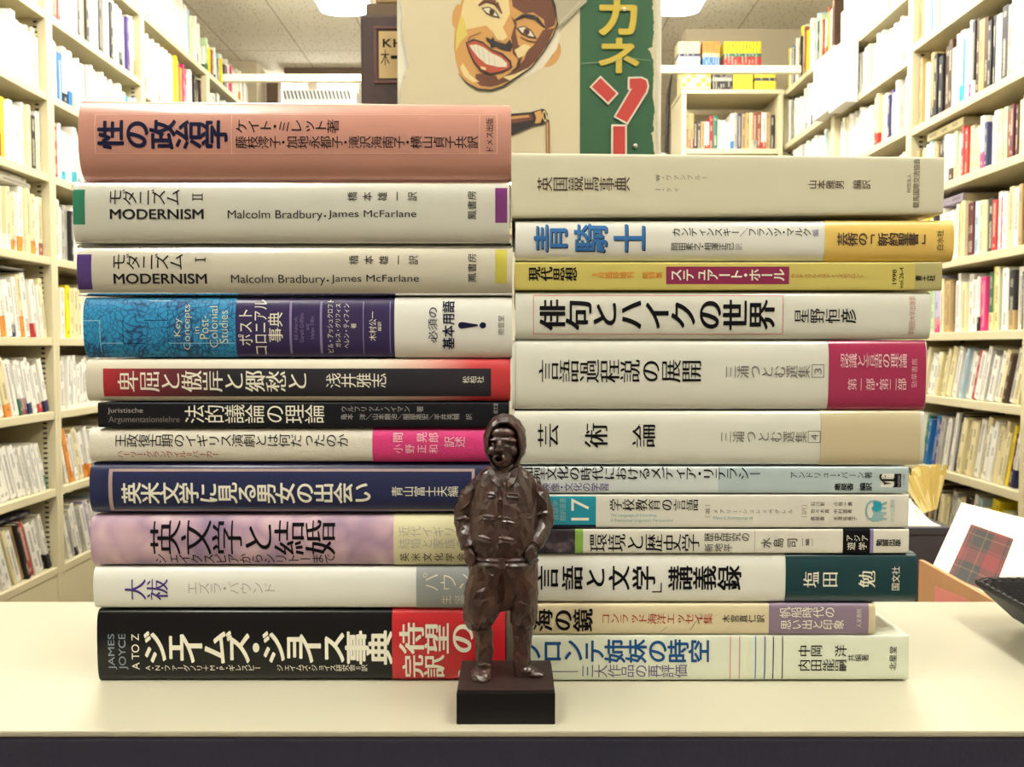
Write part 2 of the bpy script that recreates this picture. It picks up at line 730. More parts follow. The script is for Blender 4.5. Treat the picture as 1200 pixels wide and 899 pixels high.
def build_stacks():
    # ---- left stack, from the bottom up
    b = Book('hardcover_book', 'thick glossy black hardback with red band at the bottom of the left stack', 107, 593, 715, (800, 798), black, 0.0045, 3.2, 0.152, group=LS)
    bl = mat('ink_blue_grey', '#8d9aa6', 0.4, spec=0.15)
    b.u('JAMES', 120, 130, 743, 785, bl, 'r').u('JOYCE', 132.5, 143.5, 743, 785, bl, 'r').u('A TO Z', 148, 157, 743, 785, WHITEINK, 'r')
    b.v('ジェイムズ・ジョイス事典', 162, 458, 740, 778, WHITEINK, 'h', 2, None, True)
    b.v('A・N・ファーグノリ＋M・P・ギレスピー', 163, 301, 779, 787, WHITEINK, 'r')
    b.v('ジェイムズ・ジョイス研究会＝訳', 320, 428, 779, 787, WHITEINK, 'r')
    b.band(457.5, 592, red)
    b.v('待望の', 466, 556, 731, 765, WHITEINK, 'mb').v('完訳。', 470, 545, 768, 794, WHITEINK, 'mb')
    b.done()

    b = Book('hardcover_book', 'white hardback with short purple title and grey band, lying on the black one', 104, 592, 665, 714, white, 0.004, 2.6, 0.15, group=LS)
    b.v('大祓', 141, 193, 679, 703, PURPINK, 'm').v('エズラ・パウンド', 214, 320, 682, 697, LGREY, 'l')
    b.band(486.4, 592, greyband)
    b.v('パウンド', 494, 576, 672, 693, WHITEINK, 'l').v('生誕', 514, 546, 697, 708, WHITEINK, 'l')
    b.done()

    b = Book('hardcover_book', 'mauve petal-patterned hardback with cream band in the left stack', 102, 592, 604, 664, petals, 0.0055, 2.4, 0.15, group=LS)
    b.v('英文学と結婚', 172, 392, 611, 650, INK, 'm').v('シェイクスピアからシリトーまで', 176, 391, 649, 662, INK, 'r')
    b.band(460, 592, creamband)
    b.v('近代イギリスに', 466, 560, 617, 629, LGREY, 'l').v('結婚と家族の歴', 466, 560, 631, 643, LGREY, 'l').v('英米文化学会編', 466, 560, 648, 658, BROWNINK, 'r')
    b.done()

    b = Book('hardcover_book', 'navy blue hardback with tan frame line and white title', 102, 592, 542, 602.5, navy, 0.006, 2.5, 0.15, group=LS)
    b.patch(124.5, 556, frame_tan, 550, 553).patch(124.5, 556, frame_tan, 598.2, 599.4).patch(124.5, 129, frame_tan, 550, 599.4).patch(552.6, 556, frame_tan, 550, 599.4)
    b.v('英米文学に見る男女の出会い', 140, 435, 566, 590, WHITEINK, 'b').v('青山富士夫編', 458, 537, 570, 582, WHITEINK, 'r')
    b.done()

    b = Book('paperback_book', 'cream textured book with magenta band in the left stack', 103, 592, 502, 541.5, matte, 0.004, 2.6, 0.146, group=LS)
    b.v('王政復古期のイギリス演劇とは何だったのか', 133, 408, 509, 524, INK, 'r').v('ハーリー・グランヴィル＝バーカー', 135, 255, 528, 537, REDINK, 'r')
    b.band(436, 592, magenta)
    b.v('間　晃郎', 459, 515, 507.5, 518.5, PINKINK, 'r').v('小野正和', 459, 515, 521, 531, PINKINK, 'r').v('訳述', 520, 545, 512, 524, PINKINK, 'r')
    b.done()

    b = Book('paperback_book', 'thin black paperback with white title lying above the magenta band', 114, 596, 471, 501, dark, 0.001, 5, 0.145, False, LS)
    b.f('Juristische', 125.5, 167, 478, 485.5, LGREY, 'r').f('Argumentationslehre', 126.5, 210, 488, 497, GREY, 'r')
    b.v('法的議論の理論', 216, 380, 474.5, 496, WHITEINK, 'r').v('ウルフリット・ノイマン　著', 399, 496, 476, 483, LGREY, 'r')
    b.v('亀本 洋／山本顕治／服部高宏／平井亮輔　訳', 399, 553, 485, 492, LGREY, 'r').u('成文堂', 578, 583.5, 472.5, 485, LGREY, 'r')
    b.done()

    W5 = 497 * KX / 2
    pan = grad('red_to_black_panel', -W5 + 20 * KX, -W5 + 160 * KX, [(0, '#a8242f'), (0.45, '#6e1f2d'), (1, '#1c1a26')])
    cov = grad('white_to_red_cover', -W5 + 340 * KX, -W5 + 480 * KX, [(0, '#d6d0be'), (0.4, '#cf9f92'), (0.8, '#c13a3e'), (1, '#bd3238')])
    b = Book('hardcover_book', 'white to red hardback with dark title panel in the left stack', 101, 598, 420, 470.5, cov, 0.004, 2.6, 0.15, group=LS)
    b.patch(121, 575.4, pan, 432, 464.6, 1, 40)
    b.v('卑屈と傲岸と郷愁と', 138, 361, 435, 459, WHITEINK, 'm').v('浅井雅志', 382, 453, 437.5, 454.5, WHITEINK, 'r').v('松柏社', 542, 567, 441, 449, WHITEINK, 'r')
    b.done()

    b = Book('hardcover_book', 'hardback with blue map print, purple panel and white band in the left stack', 99, 600, 347.5, 419, purple, 0.005, 2.4, 0.15, group=LS)
    b.patch(99, 277, mapblue, None, None, 1, 12)
    ln = mat('map_line', '#9fd0dd', 0.4)
    b.patch(99, 119, ln, 375.5, 376.3).patch(118, 118.8, ln, 377, 418).patch(119, 145, ln, 401.8, 402.5).patch(145, 145.8, INK, 375, 402).patch(145, 171, INK, 402, 402.7)
    b.patch(170, 198, INK, 375, 375.8).patch(174, 200, ln, 352, 352.7).patch(197.5, 198.2, INK, 349, 418).patch(198, 275, ln, 401.8, 402.5)
    for s, xa, xb, ya, yb in (('Key', 205, 215, 373, 394), ('Concepts', 215.5, 226, 357, 409.6), ('in', 228, 234.5, 383, 391), ('Post-', 235, 245.5, 370, 397), ('Colonial', 246.5, 256, 359, 407), ('Studies', 258, 268, 364, 402)):
        b.u(s, xa, xb, ya, yb, CREAMINK, 'l')
    for x in (340, 375.5, 425.7, 457):
        b.patch(x, x + (2.6 if x in (340, 375.5) else 1), LILAC, 349, 418)
    b.u('ポスト', 280, 296.5, 363, 405, WHITEINK, 'r').u('コロニアル', 299, 313.5, 351, 415, WHITEINK, 'r').u('事典', 315, 332, 366, 401, WHITEINK, 'r')
    for s, xa, ya, yb in (('Bill Ashcroft,', 345.5, 371, 398), ('Gareth Griffiths', 352, 367, 401), ('and', 358.5, 380, 387), ('Helen Tiffin', 364.5, 371, 397)):
        b.u(s, xa, xa + 4.5, ya, yb, LILAC, 'l')
    for s, xa, xb, ya, yb in (('ビル・アッシュクロフト', 384, 391, 351, 413), ('ガレス・グリフィス', 393.5, 399.8, 356, 407), ('ヘレン・ティフィン', 403.5, 410, 356, 408), ('著', 412, 418, 379, 385), ('木村公一', 433, 441.5, 365, 399.5), ('編訳', 443, 447.5, 377, 388)):
        b.u(s, xa, xb, ya, yb, WHITEINK, 'r')
    b.band(462.6, 600, white)
    b.u('必須の', 502, 513, 360.6, 401, NAVYINK, 'r').u('基本用語', 518.6, 533, 353, 409, NAVYINK, 'b').u('南雲堂', 583.6, 591, 370, 392.5, GREY, 'r')
    b.poly([(537, 381.3), (538, 378.4), (541, 377.4), (545, 377.9), (560, 380.3), (560, 382.2), (545, 384.6), (541, 385.2), (538, 384.2)], NAVYINK, 2)
    b.poly([(566 + 3.9 * math.cos(i * .5236), 381.3 + 3.7 * math.sin(i * .5236)) for i in range(12)], NAVYINK, 2)
    b.done()

    for two in (False, True):
        if not two:
            b = Book('hardcover_book', 'warm white film-wrapped hardback with violet and yellow spine tabs', 93, 600, 286, 346.5, filmw2, 0.0065, 2.6, 0.15, group=LS)
            y, x = 75.6, 2.5
            b.patch(93.2, 110, tabviolet, 298, 339, 1, 4).patch(580.5, 594, tabyellow, 292, 332)
        else:
            b = Book('hardcover_book', 'greyish white film-wrapped hardback with green and purple spine tabs', 90, 597, 211, 285, filmw, 0.005, 3.0, 0.15, group=LS)
            y, x = 0, 0
            b.patch(90.2, 104, tabgreen, 222, 263, 1, 4).patch(580.5, 594.5, tabpurple, 220, 261)
        b.v('モダニズム', 131 + x, 215 + x, 221.5 + y, 241 + y, INK, 'r')
        # roman numeral, lying on its side
        if two:
            bars = [228.5, 233.8]
            b.patch(229, 241, INK, 228.2, 229.4, 2).patch(229, 241, INK, 232.6, 233.8, 2).patch(229, 230, INK, 226.5, 235.5, 2).patch(240, 241, INK, 226.5, 235.5, 2)
        else:
            b.patch(231, 243, INK, 303.6, 305, 2).patch(231, 232, INK, 301.5, 307.2, 2).patch(242, 243, INK, 301.5, 307.2, 2)
        b.f('MODERNISM', 133 + x, 242 + x, 245 + y, 257 + y, INK, 'b')
        b.f('Malcolm Bradbury', 270 + x, 380 + x, 246.5 + y, 259 + y, INK, 'r').f('·', 381.5 + x, 384 + x, 252 + y, 254.5 + y, INK, 'r').f('James McFarlane', 386.5 + x, 489 + x, 246.5 + y, 257 + y, INK, 'r')
        b.v('橋本雄一訳', 406 + x * .4, 493 + x * .4, 225 + y * .985, 235.5 + y * .985, INK, 'r').u('鳳書房', 548.5, 558.5, 224 + y * .97, 257.5 + y * .97, INK, 'r')
        b.done((88.5 if two else 91.5, 599 if two else 601, film, 3 + two))

    b = Book('hardcover_book', 'thick glossy salmon pink hardback with bold black title, topmost of the left stack', 98, 599, (113, 118), (209.5, 209), pink, 0.0075, 2.2, 0.152, group=LS)
    b.frame(117, 583, 133, 180, 0.8, pinkline).patch(275, 275.8, pinkline, 133, 180).patch(562, 562.8, pinkline, 133, 180)
    b.v('性の政治学', 121, 271, 141, 174, NAVYINK, 'h').v('ケイト・ミレット著', 280, 400, 139.5, 156.5, INK, 'r')
    b.v('藤枝澪子・加地永都子・滝沢海南子・横山貞子共訳', 280, 561, 159.5, 174, INK, 'r').u('ドメス出版', 569.8, 578.5, 138, 177, INK, 'r')
    b.done()

    # ---- right stack, from the bottom up
    b = Book('hardcover_book', 'pale greenish white hardback with coloured stripes at the bottom of the right stack', 603, 1072, 744, (798, 797), greenw, 0.0015, 4, 0.152, group=RS)
    b.v('ブロンテ姉妹の時空', 610, 835, 750, 776.5, BLUEINK, 'b').patch(618, 678.7, VIOLET, 786.6, 787.6).v('三大作品の再評価', 682, 809, 779, 794, VIOLET, 'r')
    for x, m in ((859, ROSE), (870, ROSE), (880, CREAMINK), (889, MIDBLUE), (900, BLUEINK), (910, NAVYINK), (921, NAVYINK)):
        b.patch(x, x + 1.2, m, 746, 796)
    b.v('中岡　洋', 940, 998, 756, 769.5, INK, 'm').v('内田能嗣', 940, 998, 773, 786.5, INK, 'm').v('共編著', 999, 1024, 767, 775, INK, 'r').u('北星堂', 1048.5, 1057, 757.6, 785.5, INK, 'r')
    b.done()

    b = Book('hardcover_book', 'tan worn hardback with mauve band in the right stack', 603, 1031, 707.5, 743.5, tan, 0.0015, 4, 0.14, group=RS)
    b.v('海の鏡', 625, 696, 714.5, 739.5, INK, 'mb').v('コンラッド海洋エッセイ集', 705.5, 838, 719, 731.5, REDINK, 'm').v('木宮直仁訳', 849, 900, 720.5, 729.5, INK, 'r')
    for pts in ([(822, 719), (825, 722), (823, 726), (817, 729), (814, 734), (811, 738)], [(775, 741), (779, 738), (783, 735)]):
        for p, q in zip(pts, pts[1:]):
            b.poly([(p[0], p[1]), (p[0] + .7, p[1]), (q[0] + .7, q[1]), (q[0], q[1])], BROWNINK, 3)
    b.band(905, 1023, mauve)
    b.v('帆船時代の', 917, 983, 711.5, 723.5, WHITEINK, 'r').v('思い出と印象', 918.5, 993.5, 726, 737.5, WHITEINK, 'r').u('人文書院', 1008.5, 1014, 713.5, 735, WHITEINK, 'l')
    b.done()

    b = Book('hardcover_book', 'white hardback with brush-style title and dark teal band in the right stack', 603, 1079, 649, 706.5, white, 0.0035, 3, 0.15, group=RS)
    b.v('「', 618, 628, 663, 690, INK, 'r')
    for s, xa, xb in (('言', 630, 655), ('語', 659, 684), ('と', 686.5, 711), ('文', 714.5, 739.5), ('学', 742.5, 770), ('講', 785, 814), ('義', 814, 842), ('録', 843, 872)):
        b.v(s, xa, xb, 664, 691, INK, 'mb')
    b.patch(776, 777.4, INK, 683, 694.5, 2).patch(766, 777.4, INK, 693, 694.5, 2)
    b.band(924, 1079, darkgreen)
    b.v('塩田', 943, 987, 670, 688, WHITEINK, 'm').v('勉', 1009, 1031, 669, 688, WHITEINK, 'm').u('国文社', 1049, 1058.5, 664, 691.5, WHITEINK, 'r')
    b.done()

    b = Book('paperback_book', 'white paperback with dark photo end, green strip and black title block', 603, 1069, 619.5, 648.5, offw, 0.001, 5, 0.15, False, RS, board=photo)
    b.patch(603, 674.5, photo, None, None, 1, 4).patch(674.5, 684, green)
    b.v('環境と歴史学', 691, 822, 626, 646, INK, 'm').v('歴史研究の', 827, 881, 624.5, 634.5, INK, 'r').v('新地平', 827, 861, 637, 646.5, INK, 'r').patch(886.5, 887, LGREY, 622, 648)
    b.v('水島', 893, 922, 630.5, 642, INK, 'r').v('司', 924, 938, 630.5, 642, INK, 'r').v('［編］', 941, 957, 631.5, 639.5, INK, 'r')
    b.patch(991, 1027, INK).patch(1023, 1027, LILAC, None, None, 2).v('アジア', 994, 1021, 627, 634.5, WHITEINK, 'r', 3).v('遊学', 994, 1021, 635.5, 644.5, WHITEINK, 'r', 3)
    b.v('勉誠出版', 1030, 1059, 632, 640, INK, 'b')
    b.done()

    b = Book('paperback_book', 'white paperback with teal numbered end and blue elephant mark', 603, 1068, 579, 618.5, offw, 0.001, 5, 0.15, False, RS)
    b.patch(603, 699, teal, 579.5, 615).patch(603, 699, NAVYINK, 615, 618)
    b.u('言語学', 648, 654.5, 586.5, 610, PALETEAL, 'r').u('翻訳選書', 656, 663.5, 583.5, 610.5, PALETEAL, 'r').u('17', 670, 691, 584, 610, WHITEINK, 'r')
    b.v('学校教育の言語', 715, 820, 585, 598.5, INK, 'm').f('The Language of Schooling:', 716, 771, 602, 606.5, PALETEAL, 'r').f('A Functional Linguistics Perspective', 716, 790, 608, 612.5, PALETEAL, 'r')
    b.u('［著］', 828, 833.6, 592, 606, GREY, 'l').v('メアリー・シュレッペグレル', 836.5, 932, 597, 602, BROWNINK, 'r').f('Mary J. Schleppegrell', 837.5, 884, 605, 609.5, PALETEAL, 'r')
    b.u('［訳］', 941.5, 947.5, 592, 606, GREY, 'l')
    for i, (p, q) in enumerate((('石川彰', '小林一貴'), ('佐々木真', '中村亜希'), ('奥泉香', '水澤祐美子'))):
        b.v(p, 952, 952 + 5.6 * len(p), 588 + i * 8.6, 593 + i * 8.6, BROWNINK, 'r').v(q, 979, 979 + 5.6 * len(q), 588 + i * 8.6, 593 + i * 8.6, BROWNINK, 'r')
    # small elephant mark turned a quarter to the left
    el = [(1017, 603), (1016.5, 597), (1018, 591), (1022, 587), (1028, 586), (1034, 587.5), (1036, 590), (1041, 587.6), (1042.5, 589), (1041, 591), (1036.5, 592), (1036.5, 594), (1041, 594.5), (1041.5, 596.5), (1036, 597), (1035.5, 600), (1041.5, 600.3), (1042, 602), (1037, 603.4), (1036.5, 606), (1042, 607), (1042.5, 609), (1037, 609.2), (1033, 611), (1026, 611.4), (1020, 608.5)]
    b.poly(el, PALETEAL, 2)
    b.poly([(1026, 587), (1034, 588.5), (1036, 592), (1035, 598), (1029, 600), (1024, 596), (1027, 592)], TEALINK, 3)
    b.poly([(1019, 602), (1018.5, 597), (1020, 592), (1024, 588.5), (1026, 592), (1023.5, 596), (1026, 602), (1024, 607), (1021, 606.5)], offw, 3)
    b.u('ひつじ書房', 1046, 1051, 585.5, 611.5, PALETEAL, 'r')
    b.done()

    b = Book('paperback_book', 'pale blue white paperback with black and white penguin-like mark', 603, 1067, 546.5, 578, bluew, 0.001, 5, 0.15, False, RS)
    b.patch(843, 1067, bluew2)
    b.v('参加型文化の時代におけるメディア・リテラシー', 598, 893, 547.5, 562.5, INK, 'm', 2).v('映像・文化の学習', 635, 714, 566, 576, PURPINK, 'r').v('アンドリュー・バーン著', 927, 1024, 553, 561, INK, 'r')
    b.v('奥泉香　編訳', 980, 1024, 566, 575, INK, 'b')
    b.patch(1034.5, 1050, WHITEINK, 555.3, 571, 1).patch(1050, 1058.5, INK, 555.3, 571, 1)
    b.poly([(1050, 555.3), (1051, 558), (1049, 561), (1051.5, 565), (1051, 568), (1048, 571), (1058, 571), (1058, 555.3)], INK, 2)
    b.poly([(1032, 559), (1033, 556), (1036, 555), (1034.5, 559), (1036.5, 563.5), (1040, 565.5), (1047, 566.5), (1039.5, 567.3), (1039, 569), (1037.6, 565.7), (1034, 562.5)], INK, 3)
    b.poly([(1038, 558.2), (1040.5, 556.8), (1039.5, 559)], INK, 3)
    b.u('KUROSIO', 1054, 1057, 557, 570, LGREY, 'r', 3).u('くろしお出版', 1060, 1062.6, 556, 571, INK, 'r')
    b.done()

    for four in (True, False):
        if four:
            b = Book('hardcover_book', 'white film-jacketed hardback with plain beige end above the pale blue paperback', 603, 1085, 481, 545, filmw, 0.003, 3, 0.15, group=RS)
            for s, xa, xb in (('芸', 630, 655), ('術', 685, 713), ('論', 741, 769)):
                b.v(s, xa, xb, 496.5, 524, INK, 'm')
            b.v('三浦つとむ選集', 844, 947, 505.5, 518.5, GREY, 'm')
            b.frame(947.6, 962.6, 505, 519, 0.8, GREY).u('4', 951, 959.5, 509, 515.5, GREY, 'r')
            b.band(963, 1080, clearband)
        else:
            b = Book('hardcover_book', 'white film-jacketed hardback with crimson band in the right stack', 600, 1086, 398.5, 480, filmw, 0.0035, 3, 0.15, group=RS)
            b.patch(603.8, 604.4, LGREY, 400, 478).v('言語過程説の展開', 631, 822, 422, 448, INK, 'm').v('三浦つとむ選集', 849, 949, 428.5, 443, GREY, 'm')
            b.frame(951, 965.6, 427, 442.6, 0.8, GREY).u('3', 954, 962.5, 431.5, 438.5, GREY, 'r')
            b.band(971, 1084.7, crimson)
            b.v('認識と言語の理論', 984, 1062, 414.5, 431, PINKINK, 'm').v('第一部・第二部', 993, 1062, 443.5, 457.5, PINKINK, 'm').u('勁草書房', 1067.5, 1074, 420.6, 454, PINKINK, 'l')
        b.done()

    b = Book('hardcover_book', 'grey white hardback with large title inside a thin pink frame', 604, 1089, 341, 397.5, filmw, 0.0035, 3, 0.15, group=RS)
    b.frame(624.6, 917, 346, 392, 0.9, ROSE).v('俳句とハイクの世界', 632, 907, 352, 386, INK, 'mb').v('星野恒彦', 929, 1002, 362, 378.5, INK, 'm').u('早稲田大学出版部', 1063.5, 1071, 347.5, 392.6, REDINK, 'l')
    b.done()

    b = Book('magazine', 'olive yellow magazine volume with maroon title panel in the right stack', 603, 1101, 306.5, 340, olive, 0.0008, 6, 0.15, False, RS)
    b.patch(1069.5, 1101, olive2).v('現代思想', 619, 676, 313.5, 329, INK, 'mb').v('3月臨時増刊 総特集', 692, 776, 318.5, 326.5, ORANGEINK, 'r').patch(779.6, 923, maroon, 312.5, 333)
    b.v('ステュアート・ホール', 784, 918, 315.5, 329.5, WHITEINK, 'b', 3).v('カルチュラル・スタディーズのフロント', 925, 1010, 320.5, 326.5, REDINK, 'r')
    b.u('1998', 1043, 1048, 316, 333, INK, 'r').u('vol.26-4', 1051, 1056, 313.5, 338, INK, 'r').v('青土社', 1070, 1093, 322.5, 329.5, INK, 'b')
    b.done()

    b = Book('hardcover_book', 'white hardback with blue three-character title and yellow band in the right stack', 604, 1114, 257, 305.5, white, 0.004, 2.6, 0.15, group=RS)
    for s, xa, xb in (('青', 625, 665), ('騎', 672, 711), ('士', 719, 756)):
        b.v(s, xa + 1, xb + 1, 264.5, 295.5, INK, 'mb', 2, 42).v(s, xa, xb, 263.5, 294.5, MIDBLUE, 'mb', 4, 42)
    b.v('カンディンスキー／フランツ・マルク', 786, 948, 267, 277.5, INK, 'r').v('編', 949, 957, 269, 277, LILAC, 'r').v('岡田素之・相澤正己', 785, 858, 284.5, 293.5, INK, 'r').v('訳', 860, 868, 285.5, 293, LGREY, 'r')
    b.band(964, 1114, yellow)
    b.v('芸術の「新約聖書」', 978, 1084, 273, 288, BROWNINK, 'b').u('白水社', 1093.5, 1101.5, 270, 293, BROWNINK, 'r')
    b.done()

    b = Book('slipcased_book', 'plain cream slipcased book with small brown title, topmost of the right stack', 600, 1101, (178, 183), (255, 250.5), cream, 0.0012, 5, 0.155, group=RS)
    b.v('英国競馬事典', 629, 737, 207.5, 224, BROWNINK, 'm').v('W・ヴァンプルー', 765, 827, 205, 211.5, BROWNINK, 'l').v('J・ケイ', 765, 795, 219.5, 225.5, BROWNINK, 'l')
    b.v('山本雅男', 943, 985, 211, 221.5, BROWNINK, 'r').v('編訳', 995, 1016, 211, 221.5, BROWNINK, 'r').u('財団法人', 1058, 1062.5, 204, 226, BROWNINK, 'r').u('競馬国際交流協会', 1065, 1072.5, 186, 243.5, BROWNINK, 'r')
    b.done()


# ------------------------------------------------------------------ counter
CZ = P(600, 799.5, D).z


def build_counter():
    Yf = 0.3725
    t = thing('sales_counter', 'cream topped counter with dark front edge carrying the two book stacks', 'counter', (0, 0.47, 0))
    top = mat('cream_laminate', '#b7b39f', 0.34, coat=0.15, mott=0.05, mscale=14)
    edge = mat('dark_slate_edge', '#2c2d40', 0.5, bump=0.2, bscale=500)
    side = mat('counter_side_panel', '#8b8677', 0.6)
    m = MB()
    m.box((-0.95, Yf - 0.47, CZ - 0.003), (0.78, 0.566 - 0.47, CZ), top, bev=0.0008)
    m.build('worktop', t)
    m = MB()
    m.box((-0.95, Yf - 0.47 + 0.0004, CZ - 0.062), (0.78, 0.5655 - 0.47, CZ - 0.003), edge, bev=0.002)
    m.build('edge_board', t)
    m = MB()
    m.box((-0.93, Yf - 0.47 + 0.02, 0.08), (0.76, Yf - 0.47 + 0.04, CZ - 0.062), edge)
    m.build('front_panel', t)
    for x in (-0.93, 0.74):
        m = MB()
        m.box((x, Yf - 0.47 + 0.04, 0.0), (x + 0.02, 0.09, CZ - 0.062), side)
        m.build('side_panel', t)
    m = MB()
    m.box((-0.91, Yf - 0.47 + 0.05, 0.0), (0.74, Yf - 0.47 + 0.065, 0.08), side)
    m.build('plinth', t)
# ------------------------------------------------------------------ room
CEIL = H + 1.9


def _ceil(nt, tc):
    mp = nt.nodes.new('ShaderNodeMapping')
    mp.inputs['Scale'].default_value = (1.0, 0.45, 1.0)
    mp.inputs['Rotation'].default_value = (0, 0, 0.5)
    nt.links.new(tc.outputs['Object'], mp.inputs['Vector'])
    v = nt.nodes.new('ShaderNodeTexVoronoi')
    v.inputs['Scale'].default_value = 62
    nt.links.new(mp.outputs['Vector'], v.inputs['Vector'])
    col = ramp(nt, v.outputs['Distance'], [(0.0, '#857a62'), (0.15, '#a79b82'), (0.23, '#e6e0d0'), (1.0, '#ebe6d8')])
    br = nt.nodes.new('ShaderNodeTexBrick')
    br.offset = 0
    br.inputs['Scale'].default_value = 1
    br.inputs['Brick Width'].default_value = 0.45
    br.inputs['Row Height'].default_value = 0.9
    br.inputs['Mortar Size'].default_value = 0.0035
    br.inputs['Color1'].default_value = (1, 1, 1, 1)
    br.inputs['Color2'].default_value = (1, 1, 1, 1)
    br.inputs['Mortar'].default_value = (0.5, 0.46, 0.4, 1)
    nt.links.new(tc.outputs['Object'], br.inputs['Vector'])
    mx = nt.nodes.new('ShaderNodeMix')
    mx.data_type = 'RGBA'
    mx.blend_type = 'MULTIPLY'
    mx.inputs['Factor'].default_value = 1
    nt.links.new(col, mx.inputs['A'])
    nt.links.new(br.outputs['Color'], mx.inputs['B'])
    nt.nodes['Principled BSDF'].inputs['Roughness'].default_value = 0.9
    return mx.outputs['Result']


ceil_m = ramp_mat('pitted_ceiling_tile', _ceil)
wall_m = mat('wall_paint', '#c9bea6', 0.8)
floor_m = mat('floor_vinyl', '#6f6558', 0.5, mott=0.2, mscale=3)
beam_m = mat('brown_beam', '#6b5647', 0.6)
YB, YF = 7.5, -2.6
XL, XR = -1.92, 1.8


def slab(name, a, b, m):
    mb = MB()
    mb.box(a, b, m)
    return structure(name, mb)


def build_room():
    slab('floor', (XL - .1, YF - .1, -0.1), (XR + .1, YB + .1, 0), floor_m)
    slab('ceiling', (XL - .1, YF - .1, CEIL), (XR + .1, YB + .1, CEIL + .1), ceil_m)
    slab('wall_left', (XL - .1, YF - .1, 0), (XL, YB + .1, CEIL), wall_m)
    slab('wall_right', (XR, YF - .1, 0), (XR + .1, YB + .1, CEIL), wall_m)
    slab('wall_back', (XL, YB, 0), (XR, YB + .1, CEIL), wall_m)
    slab('wall_front', (XL, YF - .1, 0), (XR, YF, CEIL), mat('front_wall_paint', '#a09a92', 0.8))
    slab('wall_partition', (1.04, 5.04, 0), (XR, 5.16, CEIL), wall_m)
    slab('trim_beam', (-1.55, 5.72, CEIL - 0.05), (0.25, 5.9, CEIL), beam_m)
    slab('trim_pillar', (-1.92, 5.6, 0), (-1.7, 5.95, CEIL), wall_m)
    slab('trim_post', (-1.68, 5.75, 0), (-1.6, 5.83, CEIL - 0.05), beam_m)


housing_m = mat('lamp_housing', '#d8d4c6', 0.5)
glow = mat('fluorescent_diffuser', '#ffffff', 0.5)
_b = glow.node_tree.nodes['Principled BSDF']
_b.inputs['Emission Color'].default_value = (*LAMP_COL, 1)
_b.inputs['Emission Strength'].default_value = LAMP


def ceiling_light(x, ya, yb, wd, label):
    t = thing('ceiling_light', label, 'ceiling light', (x, (ya + yb) / 2, CEIL), 0, 'fluorescent ceiling lights')
    L = (yb - ya) / 2
    m = MB()
    m.box((-.035, -L, -0.175), (.035, L, 0), housing_m, bev=0.004)
    m.build('housing', t)
    m = MB()
    # gently bowed diffuser
    rs = []
    for y in (-L + .01, L - .01):
        rs.append([(wd / 2 * math.cos(a), y, -0.21 - 0.032 * math.sin(a)) for a in [2 * math.pi * i / 20 for i in range(20)]])
    m.rings(rs, glow, True)
    m.build('diffuser', t)


def build_lights():
    for i, (ya, yb) in enumerate(((2.95, 4.24), (1.45, 2.7), (-0.85, 0.45))):
        for x, sd in ((-0.83, 'left'), (0.81, 'right')):
            w_ = ('farthest', 'middle', 'nearest')[i]
            ceiling_light(x, ya, yb, 0.26, f'long white fluorescent fitting, {w_} in the row above the {sd} aisle')
    for x, w_ in ((-1.42, 'left'), (-1.06, 'right')):
        ceiling_light(x, 5.98, 7.0, 0.2, f'white ceiling light beyond the brown beam, {w_} one of two')


# ------------------------------------------------------------------ books on the shelves
CODE = {
    'w': ('#e8e5dc', 'white'), 'c': ('#ded2a6', 'cream'), 'y': ('#e6d022', 'yellow'), 'o': ('#d98a38', 'orange'), 'r': ('#ad2c2c', 'red'),
    'p': ('#d6337a', 'pink'), 'm': ('#5c1a28', 'maroon'), 'v': ('#4d3c86', 'purple'), 'b': ('#2a6fae', 'blue'), 'n': ('#272b56', 'navy'),
    'k': ('#1f1b21', 'black'), 't': ('#2aa3b5', 'turquoise'), 'g': ('#2f6e58', 'green'), 'l': ('#b9cfa8', 'pale green'), 'e': ('#b59a6c', 'tan'),
    'a': ('#a5a39a', 'grey'), 's': ('#a9c4d2', 'pale blue'), 'd': ('#4a3327', 'dark brown'), 'u': ('#8f4c33', 'russet'), 'i': ('#b5accd', 'lilac'),
}
DARKS = set('rmvbnkgdup')


